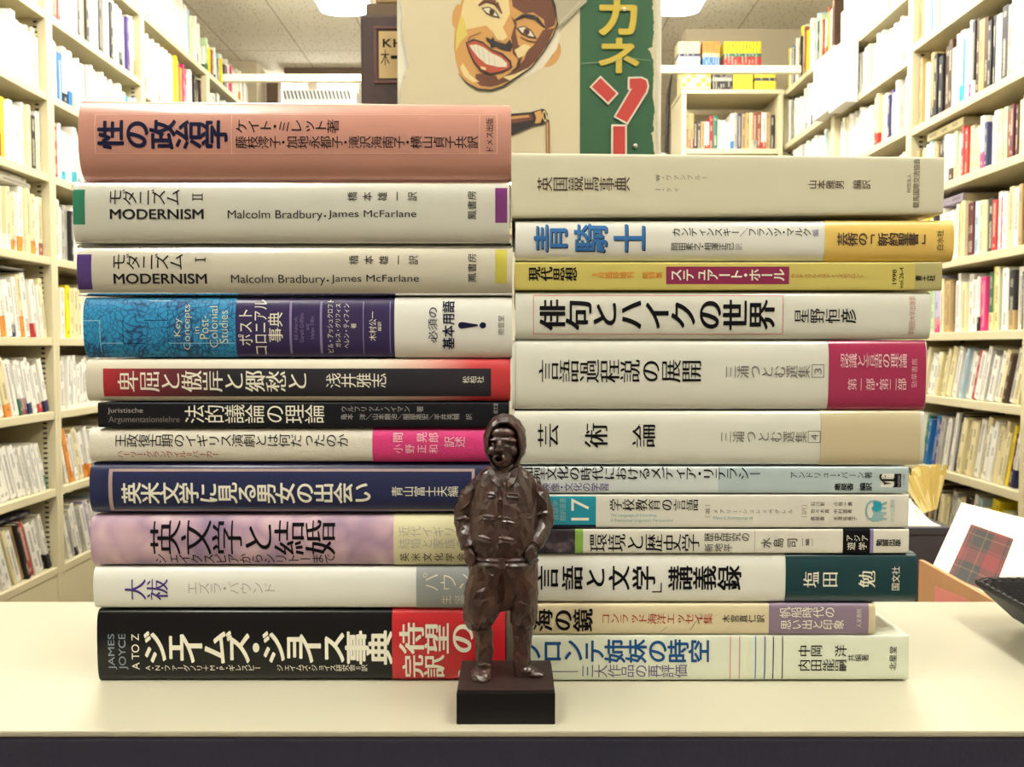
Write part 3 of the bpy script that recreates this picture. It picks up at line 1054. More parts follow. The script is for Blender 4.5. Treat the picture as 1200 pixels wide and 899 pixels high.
def spine_mat(code):
    name = CODE[code][1].replace(' ', '_') + '_spine'
    if name in MATS:
        return MATS[name]
    m = mat(name, CODE[code][0], 0.42, coat=0.12)
    nt = m.node_tree
    b = nt.nodes['Principled BSDF']
    uv = nt.nodes.new('ShaderNodeUVMap')
    uv.uv_map = 'print'
    sp = nt.nodes.new('ShaderNodeSeparateXYZ')
    nt.links.new(uv.outputs[0], sp.inputs[0])

    def math_(op, a, b_=None, c=None):
        n = nt.nodes.new('ShaderNodeMath')
        n.operation = op
        for i, q in enumerate((a, b_, c)):
            if q is None:
                continue
            if isinstance(q, (int, float)):
                n.inputs[i].default_value = q
            else:
                nt.links.new(q, n.inputs[i])
        return n.outputs[0]
    u, v = sp.outputs['X'], sp.outputs['Y']
    fr = math_('FRACT', u)
    sd = math_('FLOOR', u)
    mid = math_('LESS_THAN', math_('ABSOLUTE', math_('SUBTRACT', fr, 0.5)), 0.2)
    wn = nt.nodes.new('ShaderNodeTexWhiteNoise')
    wn.noise_dimensions = '2D'
    cb = nt.nodes.new('ShaderNodeCombineXYZ')
    nt.links.new(sd, cb.inputs[0])
    nt.links.new(math_('FLOOR', math_('MULTIPLY', v, 7.0)), cb.inputs[1])
    nt.links.new(cb.outputs[0], wn.inputs['Vector'])
    on = math_('GREATER_THAN', wn.outputs['Value'], 0.42)
    nz = nt.nodes.new('ShaderNodeTexNoise')
    nz.inputs['Scale'].default_value = 1
    nz.inputs['Detail'].default_value = 2
    c2 = nt.nodes.new('ShaderNodeCombineXYZ')
    nt.links.new(math_('MULTIPLY', u, 9.0), c2.inputs[0])
    nt.links.new(math_('MULTIPLY', v, 75.0), c2.inputs[1])
    nt.links.new(c2.outputs[0], nz.inputs['Vector'])
    st = math_('GREATER_THAN', nz.outputs['Fac'], 0.49)
    rng = math_('MULTIPLY', math_('GREATER_THAN', v, 0.08), math_('LESS_THAN', v, 0.93))
    fac = math_('MULTIPLY', math_('MULTIPLY', mid, on), math_('MULTIPLY', st, rng))
    fac = math_('MULTIPLY', fac, 0.8)
    mx = nt.nodes.new('ShaderNodeMix')
    mx.data_type = 'RGBA'
    mx.inputs['A'].default_value = lin(CODE[code][0])
    mx.inputs['B'].default_value = lin('#d8d2bd') if code in DARKS else lin('#3a333a')
    nt.links.new(fac, mx.inputs['Factor'])
    nt.links.new(mx.outputs['Result'], b.inputs['Base Color'])
    return m


def book_mesh(mb, t, d, h, sections, seed, M):
    """one shelved book: bent cover with its colour fields from the foot up, and a page block; spine towards local -y"""
    c = 0.0016
    P_ = [(0, d), (0, .0016), (.18 * t, .0003), (.5 * t, 0), (.82 * t, .0003), (t, .0016), (t, d), (t - c, d), (t - c, c + .001), (c, c + .001), (c, d)]
    n = len(P_)
    z = 0
    for i, (fr, code) in enumerate(sections):
        z1 = z + fr * h
        vs = [M @ Vector((x, y, zz)) for zz in (z, z1) for x, y in P_]
        fs, uvs = [], []
        for k in range(n):
            q = (k + 1) % n
            fs.append((k, q, n + q, n + k))
            if 1 <= k <= 4:
                ua, ub = seed + 0.02 + 0.96 * P_[k][0] / t, seed + 0.02 + 0.96 * P_[q][0] / t
                uvs.append([(ua, z / h), (ub, z / h), (ub, z1 / h), (ua, z1 / h)])
            else:
                uvs.append([(seed + .001, 0)] * 4)
        fs += [tuple(reversed(range(n))), tuple(range(n, 2 * n))]
        uvs += [None, None]
        mb.add(vs, fs, spine_mat(code), False, uvs)
        z = z1
    a = 0.003 if h > 0.1 else 0.0015
    vs = [M @ Vector(p) for p in ((c, c + .001, a), (t - c, c + .001, a), (t - c, d - .002, a), (c, d - .002, a), (c, c + .001, h - a), (t - c, c + .001, h - a), (t - c, d - .002, h - a), (c, d - .002, h - a))]
    mb.add(vs, [(3, 2, 1, 0), (4, 5, 6, 7), (0, 1, 5, 4), (1, 2, 6, 5), (2, 3, 7, 6), (3, 0, 4, 7)], MATS['page_edges'])


OCC = ((98, 113, 599, 800), (602, 180, 1090, 798), (461, -200, 775, 180), (422, 17, 466, 120))
SPECS = []
rng = random.Random(11)
ORD = ['first', 'second', 'third', 'fourth', 'fifth', 'sixth', 'seventh', 'eighth', 'ninth', 'tenth', 'eleventh', 'twelfth', 'thirteenth', 'fourteenth', 'fifteenth',
       'sixteenth', 'seventeenth', 'eighteenth', 'nineteenth'] + [a + b for a in ('twenty', 'thirty', 'forty', 'fifty') for b in ('', '-first', '-second', '-third', '-fourth', '-fifth', '-sixth', '-seventh', '-eighth', '-ninth')]
ORD = [{'twenty': 'twentieth', 'thirty': 'thirtieth', 'forty': 'fortieth', 'fifty': 'fiftieth'}.get(x, x) for x in ORD]


def expand(s):
    out = []
    for k in s.split():
        c, _, n = k.partition('*')
        out += [c] * (int(n) if n else 1)
    return out


def sections_of(tok):
    if len(tok) == 1:
        return [(1.0, tok)]
    if len(tok) == 2:
        f = rng.uniform(0.18, 0.34)
        return [(f, tok[1]), (1 - f, tok[0])]
    return [(0.4, tok[2]), (0.14, tok[1]), (0.46, tok[0])]


def describe(tok):
    a = CODE[tok[0]][1]
    if len(tok) == 2:
        return f'{a} book with {CODE[tok[1]][1]} foot'
    if len(tok) == 3:
        return f'{a} book with {CODE[tok[1]][1]} stripe'
    return f'{a} book'


def add_spec(M, t, d, h, tok, label, group, name='book'):
    vis, tot = 0, 0
    pts = []
    for u in (0.05, 0.5, 0.95):
        for v in (0.1, 0.5, 0.9):
            q = project(M @ Vector((u * t, 0, v * h)))
            tot += 1
            if q and 0 < q[0] < 1200 and 0 < q[1] < 899 and not any(a < q[0] < c and b < q[1] < e for a, b, c, e in OCC):
                vis += 1
    q = [project(M @ Vector(p)) for p in ((0, 0, 0), (t, 0, 0), (t, 0, h), (0, 0, h))]
    area = 0
    if all(q):
        area = abs(sum(q[i][0] * q[(i + 1) % 4][1] - q[(i + 1) % 4][0] * q[i][1] for i in range(4))) / 2
    SPECS.append((area * vis / tot, M, t, d, h, tok, label, group, name))


def fill_row(side, xf, ya, yb, z, space, toks, where, fill, frac=(0.72, 0.88), lean=0.0, from_far=False, thick=(0.014, 0.03), setback=0.02, uniform=False, group=None):
    """stand books between ya and yb; toks are laid from the near end, or from the far end when from_far"""
    toks = list(toks)
    y = yb - 0.003 if from_far else ya + 0.003
    i = 0
    lean_pad = math.tan(abs(lean)) * space * 0.8
    if lean and not from_far:
        y += lean_pad
    tt = rng.uniform(*thick)
    hh = rng.uniform(*frac)
    while True:
        tok = toks[i] if i < len(toks) else rng.choice(fill)
        if not uniform or i % 9 == 0:
            tt = rng.uniform(*thick)
            hh = rng.uniform(*frac)
        t, h = tt, hh * space
        d = min(0.2, h * 0.7)
        step = (t + 0.0006) / math.cos(lean)
        if from_far:
            y -= step
            if y < ya + lean_pad * (lean != 0):
                break
            y0 = y
        else:
            if y + step > yb:
                break
            y0 = y
            y += step
        sb = setback + rng.uniform(-0.006, 0.01)
        x = side * (xf + sb)
        rz = R(90) if side < 0 else R(-90)
        M = Matrix.Translation((x, y0 if side < 0 else y0 + step, z + 0.0005))
        if lean:
            M = M @ Matrix.Rotation(lean, 4, 'X')
        M = M @ Matrix.Rotation(rz, 4, 'Z')
        if side > 0 and lean:
            M = Matrix.Translation((0, 0, math.sin(lean) * t)) @ M
        lab = f'{describe(tok)}, {ORD[i]} from {"far" if from_far else "near"} post, {where}'
        add_spec(M, t, d, h, tok, lab, group or ('books, ' + where))
        i += 1


steel = mat('cream_steel_shelf', '#d0c6a4', 0.45, bump=0.05)
slot = mat('shelf_slot_shadow', '#2e2822', 0.8)


def bay(side, xf, ya, yb, levels, top, label, base):
    t = thing('bookcase', label, 'bookcase', (side * (xf + 0.13), (ya + yb) / 2, 0), 0, 'bookcases along the side walls')
    xs = sorted((side * xf, side * (xf + 0.27)))
    ox, oy = t.location.x, t.location.y
    for far, y0 in ((0, ya), (1, yb - 0.02)):
        m = MB()
        m.box((xs[0] - ox, y0 - oy, 0), (xs[1] - ox, y0 + 0.02 - oy, top), steel, bev=0.002)
        if far:
            z = base + 0.05
            while z < top - 0.03:
                for k in (0.03, 0.2):
                    a, b = sorted((side * (xf + k) - ox, side * (xf + k + 0.014) - ox))
                    m.add([(a, y0 - oy - .0006, z), (b, y0 - oy - .0006, z), (b, y0 - oy - .0006, z + .007), (a, y0 - oy - .0006, z + .007)], [(0, 1, 2, 3)], slot)
                z += 0.0175
        m.build('side_panel', t)
    m = MB()
    a, b = sorted((side * (xf + 0.255) - ox, side * (xf + 0.268) - ox))
    m.box((a, ya + .02 - oy, 0.0), (b, yb - .02 - oy, top), steel)
    m.build('back_panel', t)
    for z in levels + [top]:
        m = MB()
        a, b = sorted((side * (xf + 0.002) - ox, side * (xf + 0.253) - ox))
        m.box((a, ya + .0205 - oy, z - 0.028), (b, yb - .0205 - oy, z), steel, bev=0.003)
        m.build('shelf', t)
    m = MB()
    a, b = sorted((side * (xf + 0.004) - ox, side * (xf + 0.02) - ox))
    m.box((a, ya + .021 - oy, 0.0), (b, yb - .021 - oy, min(levels) - 0.029), steel)
    m.build('plinth_panel', t)
    return t


NTH = ['first', 'second', 'third', 'fourth']


def build_shelves():
    mixw = 'w w w w w w c c w a wn wo s w'.split()
    mixc = 'w w c c w e a d k wr wn l s u y m w'.split()
    xl, xr = 1.6, 1.47
    Ls = [1.155, 0.877, 0.599, 0.313, 0.033, -0.225, -0.497, -0.775]
    L3 = [1.12, 0.85, 0.59, 0.313, 0.033, -0.225, -0.497, -0.775]
    # ---- along the left wall
    Lb = [(2.18, 2.915), (2.915, 3.65), (3.65, 4.43), (4.43, 5.21)]
    for i, (ya, yb) in enumerate(Lb):
        lv = [H + z for z in (Ls if i < 2 else L3)]
        bay(-1, xl, ya, yb, lv, H + 1.455, f'cream steel bookcase full of books, {NTH[i]} from the counter along the left wall', H - 0.775)
    rows = {
        0: ['w w k w wb w', 'a t w w w*9 c w', 'w w*5 r y w*5 c k c w', 'w*4 cw co w wo w c co w cu', 'w wn w co wn w wr w w c', 'w co w w wg wr wn wn w w wr wn', 'w*3 w*14 wg', 'w w c p k w w k c w e k r w w wk wk'],
        1: ['u r u u r w*5 k w e k wk w w k d w w k w s wk k w v', 'w w w b wk wb wy w wb w w n w*8 l w*5 t w w s u w a', 'm r w w wt w wt w wt w d', 'c w w a a k w w', 'c y w y y c c c w', 'w*12', 'w o wo w c w wo wo w', 'w a wk w a w i w wk'],
        2: ['w w wu w w*4 wu w*6 c y y o o p r p w w w k d k d d', 'w*8 k w r w', 'w w b w*6', 'w*8', 'w*8', 'w*8', 'w*8', 'w*8'],
        3: ['w w w w k w', 'w w c w', 'w*4', 'w*4', 'w*4', 'w*4', 'w*4', 'w*4'],
    }
    tops = {0: 'w*8', 1: 'w*30', 2: 'w w w wu w*20', 3: 'wk lg y wb u i t wv w k sb y w n u w wr l p'}
    cnt = ['top', 'second', 'third', 'fourth', 'fifth', 'sixth', 'seventh', 'eighth', 'ninth']
    for i, (ya, yb) in enumerate(Lb):
        lv = Ls if i < 2 else L3
        for j, z in enumerate(lv):
            sp = (1.425 if j == 0 else lv[j - 1] - 0.03) - z
            ln = {4: 0.14, 5: 0.26, 6: 0.33, 7: 0.33}.get(j, 0.0) if i == 0 else ({6: 0.28, 7: 0.3}.get(j, 0.0) if i == 1 else 0)
            far = i == 0
            tk = expand(rows[i][j])
            if far:
                tk = tk[::-1]
            fill_row(-1, xl, ya + .022, yb - .022, H + z, sp, tk, f'{cnt[j + 1]} shelf down, {NTH[i]} left bookcase', mixw, lean=ln, from_far=far, uniform=(j == 6 and i == 0),
                     frac=(0.7, 0.86) if j else (0.8, 0.93))
        fill_row(-1, xl, ya + .022, yb - .022, H + 1.455, 0.27, expand(tops[i]), f'on top of the {NTH[i]} left bookcase', mixw, frac=(0.7, 0.95) if i < 3 else (0.5, 0.7))
    # ---- along the right wall
    Rb = [(2.37, 3.11), (3.11, 3.85), (3.85, 4.57)]
    Rl = [[1.111, 0.806, 0.562, 0.296, 0.051, -0.17, -0.421, -0.68], [1.077, 0.82, 0.562, 0.296, 0.051, -0.17, -0.421, -0.68], [1.094, 0.84, 0.562, 0.296, 0.051, -0.17, -0.421, -0.68]]
    Rt = [1.38, 1.324, 1.38]
    for i, (ya, yb) in enumerate(Rb):
        bay(1, xr, ya, yb, [H + z for z in Rl[i]], H + Rt[i], f'cream steel bookcase full of books, {NTH[i]} from the counter along the right wall', H - 0.68)
    rows = {
        0: ['e l w t w y w w wt w c w w s w w', 'e e c w ek k k d d w w wt t w wp kw d e d k k w k a s w w wl w wt', 'e l l s s w e e kv k w wd lc w r r c c c c wp n w w c',
            'r w w y yk w kw wo wa w w w a y c m m s c c k r w p w c', 'k w a kw l l ip ip c e e ka w w c w w wk p p gc y c s w ke w k w k k w', 'e c a c w w w c c c c w w w s w w r w w a w w',
            'w a w w g b b v a w w d w k c c c w c w w c c c', 'd d k a d e d k c c d a w c k d'],
        1: ['w*14 c w w w w*6', 'w w w c w w w w*8 c cr cr cr c w n n v', 'k w k wv k w w e w w kw w w w w k wk r w r', 'r r wr w w', 'w*6', 'w*6', 'w*6', 'w*6'],
        2: ['s w a k w wk w w w', 'w w l wk n w w*6 a', 'w w k a w w k a', 'w*5', 'w*5', 'w*5', 'w*5', 'w*5'],
    }
    tops = {0: 'w w c w w', 1: 'w*20', 2: 'y w b c m d w a e y'}
    for i, (ya, yb) in enumerate(Rb):
        lv = Rl[i]
        for j, z in enumerate(lv):
            sp = (Rt[i] - .03 if j == 0 else lv[j - 1] - 0.03) - z
            ln = {5: 0.28, 6: 0.24, 7: 0.2}.get(j, 0.0) if i == 0 else 0
            fill_row(1, xr, ya + .022, yb - .022, H + z, sp, expand(rows[i][j]), f'{cnt[j + 1]} shelf down, {NTH[i]} right bookcase', mixc if i == 0 else mixw, lean=ln, from_far=True,
                     frac=(0.74, 0.93) if j not in (2, 3) else (0.66, 0.8))
        fill_row(1, xr, ya + .022, yb - .022, H + Rt[i], 0.3, expand(tops[i]), f'on top of the {NTH[i]} right bookcase', mixw if i < 2 else mixc, from_far=True, frac=(0.6, 0.95))
    # ---- books lying on top of the rows
    wbx = mat('white_card_box', '#e4e1da', .45)
    for y0, y1, za, zb, lb in ((3.57, 3.75, P(1000, 119, 3.57).z - H, P(1000, 44, 3.57).z - H, 'white card box fixed to the shelf front, nearer of two on second right bookcase'), (3.77, 3.95, P(975, 130, 3.77).z - H, P(975, 60, 3.77).z - H, 'white card box fixed to the shelf front, farther of two along the right bookcases')):
        m = MB()
        m.box((1.415, y0, H + za), (1.4685, y1, H + zb), wbx, bev=.002)
        tag(m.build('card_box'), lb, 'box', 'white card boxes on the right bookcase')

    def lying(side, x, y, z, t, ln, dp, tok, label):
        rz = R(90) if side < 0 else R(-90)
        M = Matrix.Translation((x, y, z)) @ Matrix.Rotation(rz, 4, 'Z') @ Matrix.Rotation(R(90), 4, 'Y')
        # thickness becomes vertical, height runs along the shelf
        M = Matrix.Translation((0, 0, t)) @ M
        add_spec(M, t, dp, ln, tok, label, 'books lying on top of shelved rows')
    lying(-1, -1.63, 2.62, H + 0.313 + 0.222, 0.016, 0.21, 0.13, 'w', 'white book lying flat on upright ones, fifth shelf down, first left bookcase')
    lying(-1, -1.632, 2.61, H + 0.313 + 0.2385, 0.014, 0.2, 0.13, 'wo', 'white book with orange foot lying uppermost, fifth shelf down, first left bookcase')
    lying(-1, -1.63, 2.6, H + 0.033 + 0.217, 0.014, 0.19, 0.13, 'k', 'black book lying flat on upright ones, sixth shelf down, first left bookcase')
    lying(-1, -1.64, 2.6, H - 0.775 + 0.207, 0.014, 0.2, 0.13, 'n', 'navy book lying flat on leaning ones, bottom shelf, first left bookcase')
    lying(1, 1.5, 3.03, H + 0.562 + 0.179, 0.026, 0.24, 0.15, 'c', 'cream book lying flat on upright ones, fourth shelf down, first right bookcase')
    lying(1, 1.5, 3.02, H + 0.296 + 0.192, 0.026, 0.24, 0.15, 'i', 'lilac book lying flat on upright ones, fifth shelf down, first right bookcase')
    # ---- the facing bookcase at the end of the right aisle
    yf = 4.5
    xa, xb = P(799, 120, yf).x, P(918, 120, yf).x
    zt, zs = P(850, 105, yf).z - .022, P(850, 174, yf).z
    t = thing('bookcase', 'cream open bookcase facing the camera at the end of right aisle', 'bookcase', ((xa + xb) / 2, yf + .14, 0))
    ox, oy = t.location.x, t.location.y
    for x in (xa, xb - .025):
        m = MB()
        m.box((x - ox, yf - oy, 0), (x + .025 - ox, yf + .3 - oy, zt), steel, bev=.002)
        m.build('side_panel', t)
    m = MB()
    m.box((xa + .025 - ox, yf + .285 - oy, 0), (xb - .025 - ox, yf + .299 - oy, zt - .03), steel)
    m.build('back_panel', t)
    lv = [zs, zs - 0.33, zs - 0.66, zs - 0.99]
    for z in lv:
        m = MB()
        m.box((xa + .0255 - ox, yf + .002 - oy, z - .028), (xb - .0255 - ox, yf + .284 - oy, z), steel, bev=.002)
        m.build('shelf', t)
    m = MB()
    m.box((xa - .004 - ox, yf - .004 - oy, zt), (xb + .004 - ox, yf + .3 - oy, zt + .022), steel, bev=.002)
    m.build('top_board', t)
    for j, z in enumerate(lv):
        toks = expand('e eu k d e wr r g w w w wb a n e e c ua u wr e k e' if j == 0 else 'w c e a w k r w c w e w')
        hs = [.205, .2, .155, .155, .155, .155, .185, .185, .165, .16, .15, .195, .2, .195, .195, .2, .2, .2, .205, .2, .205, .19, .2]
        x = xa + .028
        for i, k in enumerate(toks):
            tt = .0175 if i in (11, 12, 15, 16) else (.0285 if j else .0235) - .004 * (i in (2, 3, 4, 6, 8))
            if x + tt > xb - .03:
                break
            M = Matrix.Translation((x, yf + .035 + rng.uniform(0, .02), z + .0005))
            add_spec(M, tt, .13, (hs[i] if j == 0 else rng.uniform(.19, .25)), k, f'{describe(k)}, {ORD[i]} from the left, {cnt[j]} shelf of the facing bookcase', 'books in the facing bookcase')
            x += tt + .0006
    zt += .0225
    sets = [(790, 834, 0, 1, 'y', 'patterned'), (836, 860, 0, 8, 'kak', 'dark brown'), (861, 884, 0, 8, 'y', 'plain yellow'), (886, 911, 0, 8, 'yky', 'second yellow'),
            (796, 822, 1, 8, 'cnw', 'cream and white'), (825, 845, 1, 7, 'ocb', 'orange and blue'), (850, 894, 1, 11, 'ygr', 'green-banded yellow')]
    for a, b, up, n, tok, nm in sets:
        if n == 1:
            continue
        x0, x1 = P(a, 90, yf).x, P(b, 90, yf).x
        h = .128 if not up else .135
        for i in range(n):
            tt = (x1 - x0) / n - .0006
            M = Matrix.Translation((x0 + (x1 - x0) * i / n, yf + .02 + .012 * up, zt + (.1295 * up)))
            add_spec(M, tt, .095, h, tok, f'{describe(tok).replace("book", "pocketbook")}, {ORD[i]} in the {nm} set atop facing bookcase', 'pocketbook sets on top of the facing bookcase', 'pocketbook')
    m = MB()
    c1, c2 = mat('box_white_yellow', '#e5d9a2', .4), mat('box_orange_patch', '#e0a63a', .4)
    x0, x1 = P(799, 90, yf).x, P(834, 90, yf).x
    m.box((x0, 0, 0), (x1, .11, .128), c1, bev=.001)
    for i in range(6):
        for j in range(4):
            if (i * 7 + j * 3) % 5 < 2:
                q = (x1 - x0) / 6
                m.box((x0 + i * q + .001, -.0006, .02 + j * .024), (x0 + (i + 1) * q, 0, .043 + j * .024), c2)
    m.box((x0, -.0008, .001), (x1, 0, .011), mat('box_red_foot', '#a5303a', .4))
    tag(m.build('boxed_set', None, (0, yf + .02, zt)), 'white and orange patterned box set atop the facing bookcase', 'box')
    # ---- build them: the largest in view one by one, the rest as one mass
    SPECS.sort(key=lambda s: -s[0])
    rest = MB()
    for i, (area, M, t_, d, h, tok, label, group, name) in enumerate(SPECS):
        if i < 276 and area > 6:
            mb = MB()
            book_mesh(mb, t_, d, h, sections_of(tok), i * 2 + 1, Matrix.Identity(4))
            o = mb.build(name)
            o.matrix_world = M
            tag(o, label, 'book', group)
        else:
            book_mesh(rest, t_, d, h, sections_of(tok), (i * 2 + 1) % 997, M)
    o = rest.build('shelved_books')
    o['kind'] = 'stuff'
    tag(o, 'remaining mass of distant and partly hidden books filling the bookcases', 'books')
# ------------------------------------------------------------------ poster and the case it hangs on
YP = 1.68


def build_poster():
    SP = P(601, 90, YP).x - P(600, 90, YP).x

    def q(cx, cy):
        return P(460 + cx / 3.636, cy / 3.636, YP)
    panel = mat('white_end_panel', '#dcd9c8', 0.45)
    wood = mat('shelf_side_wood', '#b7a885', 0.6)
    xa, xb = P(465, 100, YP).x, P(776, 100, YP).x
    t = thing('display_case', 'free-standing bookcase whose pale end panel carries the soap poster', 'bookcase', ((xa + xb) / 2, YP + .01, 0))
    w_ = (xb - xa) / 2
    m = MB()
    m.box((-w_, 0, 0), (w_, .025, H + 1.1), panel, bev=.002)
    m.build('end_panel', t)
    m = MB()
    m.box((-.008, .026, 0), (.008, 2.2, H + .95), wood)
    m.build('back_panel', t)
    for k in range(7):
        m = MB()
        m.box((-.19, .026, .1 + k * .3), (-.009, 2.2, .125 + k * .3), wood)
        m.box((.009, .026, .1 + k * .3), (.19, 2.2, .125 + k * .3), wood)
        m.build('shelf', t)
    m = MB()
    m.box((-w_ - .08, .1, P(440, 17, 1.9).z - .06), (-w_ + .12, .5, P(440, 17, 1.9).z - .0205), mat('ledge_wood', '#6f5a46', .6, mott=.3, mscale=30))
    m.build('ledge', t)
    t['label'] = 'free-standing bookcase behind the stacks whose pale end panel carries the poster'

    paper = mat('aged_poster_paper', '#cdc4a6', 0.65, mott=0.12, mscale=9, bump=0.3, bscale=22)
    ink = mat('poster_ink_black', '#211a19', .6)
    skin = mat('poster_tan', '#c08f50', .6)
    light = mat('poster_cream', '#d3c08c', .6)
    brown = mat('poster_brown', '#623722', .6)
    yel = mat('poster_yellow', '#c2ad3a', .6, mott=.1, mscale=30)
    grn = mat('poster_green', '#225a37', .6, mott=.25, mscale=16)
    rd = mat('poster_red', '#b2322a', .6)
    wh = mat('poster_white', '#d0cbb8', .6)
    gr = mat('poster_grey', '#a39c86', .6)
    lip = mat('poster_lip', '#a8452a', .6)
    m = MB()
    rnd = random.Random(5)
    # paper sheet with worn edges
    L = []
    def torn(x, n, step, jit, notch):
        out, k, dip = [], 0.0, 0.0
        for i in range(n):
            k = k * .7 + (rnd.random() - .5) * jit
            if rnd.random() < .05:
                dip = rnd.random() * notch
            dip *= .6
            out.append((x + k - dip, -520 + i * step))
        return out
    L = [(46, -520), (44, -60), (20, -10), (36, 20), (48, 60), (40, 78), (42, 150), (58, 200), (72, 288), (50, 310), (62, 330), (40, 350), (30, 400), (44, 470), (46, 1000)]
    Rr = torn(1121, 170, 9, 4, 6)
    out = L + list(reversed(Rr))
    pts = [q(*p) for p in out]
    n = len(pts)
    m.add([(p.x, YP - .001, p.z) for p in pts] + [(p.x, YP - .0003, p.z) for p in pts], [tuple(reversed(range(n))), tuple(range(n, 2 * n))] + [(i, (i + 1) % n, n + (i + 1) % n, n + i) for i in range(n)], paper)
    lay = [0]

    def art(poly, mm, step=True):
        if step:
            lay[0] += 1
        z = YP - .0012 - lay[0] * .00008
        ps = [q(*p) for p in poly]
        # thin film of ink: front and back faces
        m.add([(p.x, z, p.z) for p in ps], [tuple(range(len(ps)))], mm)

    def ell(cx, cy, rx, ry, a=0, n=20):
        ca, sa = math.cos(a), math.sin(a)
        return [(cx + rx * math.cos(u) * ca - ry * math.sin(u) * sa, cy + rx * math.cos(u) * sa + ry * math.sin(u) * ca) for u in [2 * math.pi * i / n for i in range(n)]]

    def stroke(path, wds, mm):
        for i in range(len(path) - 1):
            (x0, y0), (x1, y1) = path[i], path[i + 1]
            l = math.hypot(x1 - x0, y1 - y0) or 1
            nx, ny = -(y1 - y0) / l, (x1 - x0) / l
            a, b = wds[i] / 2, wds[i + 1] / 2
            art([(x0 + nx * a, y0 + ny * a), (x1 + nx * b, y1 + ny * b), (x1 - nx * b, y1 - ny * b), (x0 - nx * a, y0 - ny * a)], mm, i == 0)

    # green strip at the right with torn outer edge
    gx = torn(1113, 170, 9, 6, 34)
    art([(798, -520)] + gx + [(798, 1014)], grn)
    # face
    art(ell(275, 70, 20, 52, .15), skin)
    art(ell(668, 228, 46, 62, .5), skin)
    art(ell(664, 222, 24, 38, .5), brown)
    art([(690, 100), (715, 150), (700, 210), (640, 290), (560, 335), (530, 345), (600, 270), (650, 190)], wh)
    face = [(318, -60), (292, 10), (276, 60), (265, 130), (262, 200), (270, 262), (285, 318), (318, 355), (365, 382), (420, 386), (470, 368), (540, 322), (590, 286), (640, 222), (680, 155), (700, 100), (696, 40), (680, -10), (660, -60)]
    art(face, skin)
    art([(330, -60), (300, 20), (285, 100), (300, 130), (350, 120), (400, 110), (430, 140), (470, 120), (500, 60), (490, -60)], light)
    art([(292, 60), (272, 140), (270, 220), (290, 180), (320, 150), (310, 100)], mat('poster_pale_yellow', '#c8b85c', .6))
    art([(500, -60), (512, 30), (560, 60), (600, 55), (645, 85), (650, 130), (690, 110), (698, 60), (670, -60)], brown)
    art([(640, 130), (690, 120), (660, 190), (610, 260), (560, 312), (500, 345), (440, 368), (400, 372), (470, 330), (520, 300), (560, 255), (575, 215), (600, 195)], brown)
    art([(505, 70), (520, 110), (505, 160), (512, 230), (535, 255), (525, 290), (545, 270), (560, 230), (535, 190), (525, 140), (530, 100)], brown)
    art([(355, 318), (400, 312), (440, 325), (455, 345), (420, 372), (375, 368), (352, 345)], brown)
    art([(300, 270), (330, 320), (370, 350), (340, 352), (305, 325), (288, 290)], light)
    art([(470, 330), (520, 318), (580, 290), (610, 262), (560, 318), (500, 345)], light)
    art([(520, 215), (560, 190), (590, 200), (560, 240), (535, 250)], light)
    # brows, eyes
    stroke([(366, 26), (400, 4), (440, 14), (466, 60)], [8, 20, 22, 6], brown)
    stroke([(520, 90), (560, 68), (610, 78), (648, 120)], [8, 18, 20, 8], ink)
    art([(378, 36), (410, 30), (440, 48), (458, 80), (430, 74), (400, 62)], ink)
    art([(386, 39), (410, 35), (436, 50), (448, 72), (424, 66), (402, 56)], wh)
    art(ell(424, 53, 12, 14), brown)
    art(ell(424, 53, 6, 7), ink)
    art([(528, 122), (560, 112), (592, 130), (616, 168), (580, 162), (548, 146)], ink)
    art([(536, 123), (560, 117), (588, 134), (604, 160), (578, 154), (552, 141)], wh)
    art(ell(571, 138, 14, 15), brown)
    art(ell(571, 138, 7, 8), ink)
    stroke([(545, 160), (580, 178), (614, 182)], [3, 5, 3], ink)
    # nose
    art([(398, 160), (420, 170), (428, 158), (436, 176), (460, 184), (482, 190), (500, 170), (512, 200), (502, 222), (470, 216), (440, 200), (420, 208), (416, 188), (402, 178)], ink)
    art([(440, 110), (470, 120), (490, 160), (470, 178), (445, 170), (432, 145)], light)
    # smile
    art([(312, 184), (345, 168), (385, 180), (420, 210), (470, 230), (505, 262), (510, 290), (470, 312), (420, 322), (375, 308), (345, 270), (326, 228)], ink)
    art([(318, 187), (350, 176), (385, 188), (418, 216), (466, 238), (498, 268), (500, 290), (462, 306), (418, 314), (380, 300), (352, 266), (332, 228)], lip)
    art([(328, 196), (356, 192), (388, 204), (420, 228), (462, 248), (488, 272), (486, 288), (450, 288), (400, 276), (366, 248), (342, 218)], wh)
    for x0, y0, x1, y1 in ((345, 194, 352, 226), (362, 196, 372, 248), (384, 204, 392, 268), (408, 220, 414, 276), (432, 236, 436, 284)):
        stroke([(x0, y0), (x1, y1)], [1.6, 1.6], gr)
    art([(375, 285), (400, 292), (396, 302), (378, 296)], light)
    stroke([(318, 190), (330, 160), (380, 140)], [2, 4, 2], brown)
    stroke([(540, 255), (538, 285), (505, 310)], [3, 7, 3], ink)
    # outline of jaw and cheek, cap
    stroke([(282, 318), (318, 358), (365, 384), (420, 388), (470, 372), (540, 326), (592, 290), (644, 224), (684, 156), (704, 100), (696, 40), (668, -30)], [2, 6, 9, 8, 9, 8, 6, 6, 6, 8, 8, 6], ink)
    art([(660, -60), (694, 20), (704, 100), (712, 132), (760, 80), (768, 62), (826, 14), (836, -60)], gr)
    stroke([(700, 130), (745, 90), (800, 50), (832, 20)], [2, 3, 2, 2], ink)
    stroke([(706, 110), (770, 40), (800, 10)], [2, 2, 2], wh)
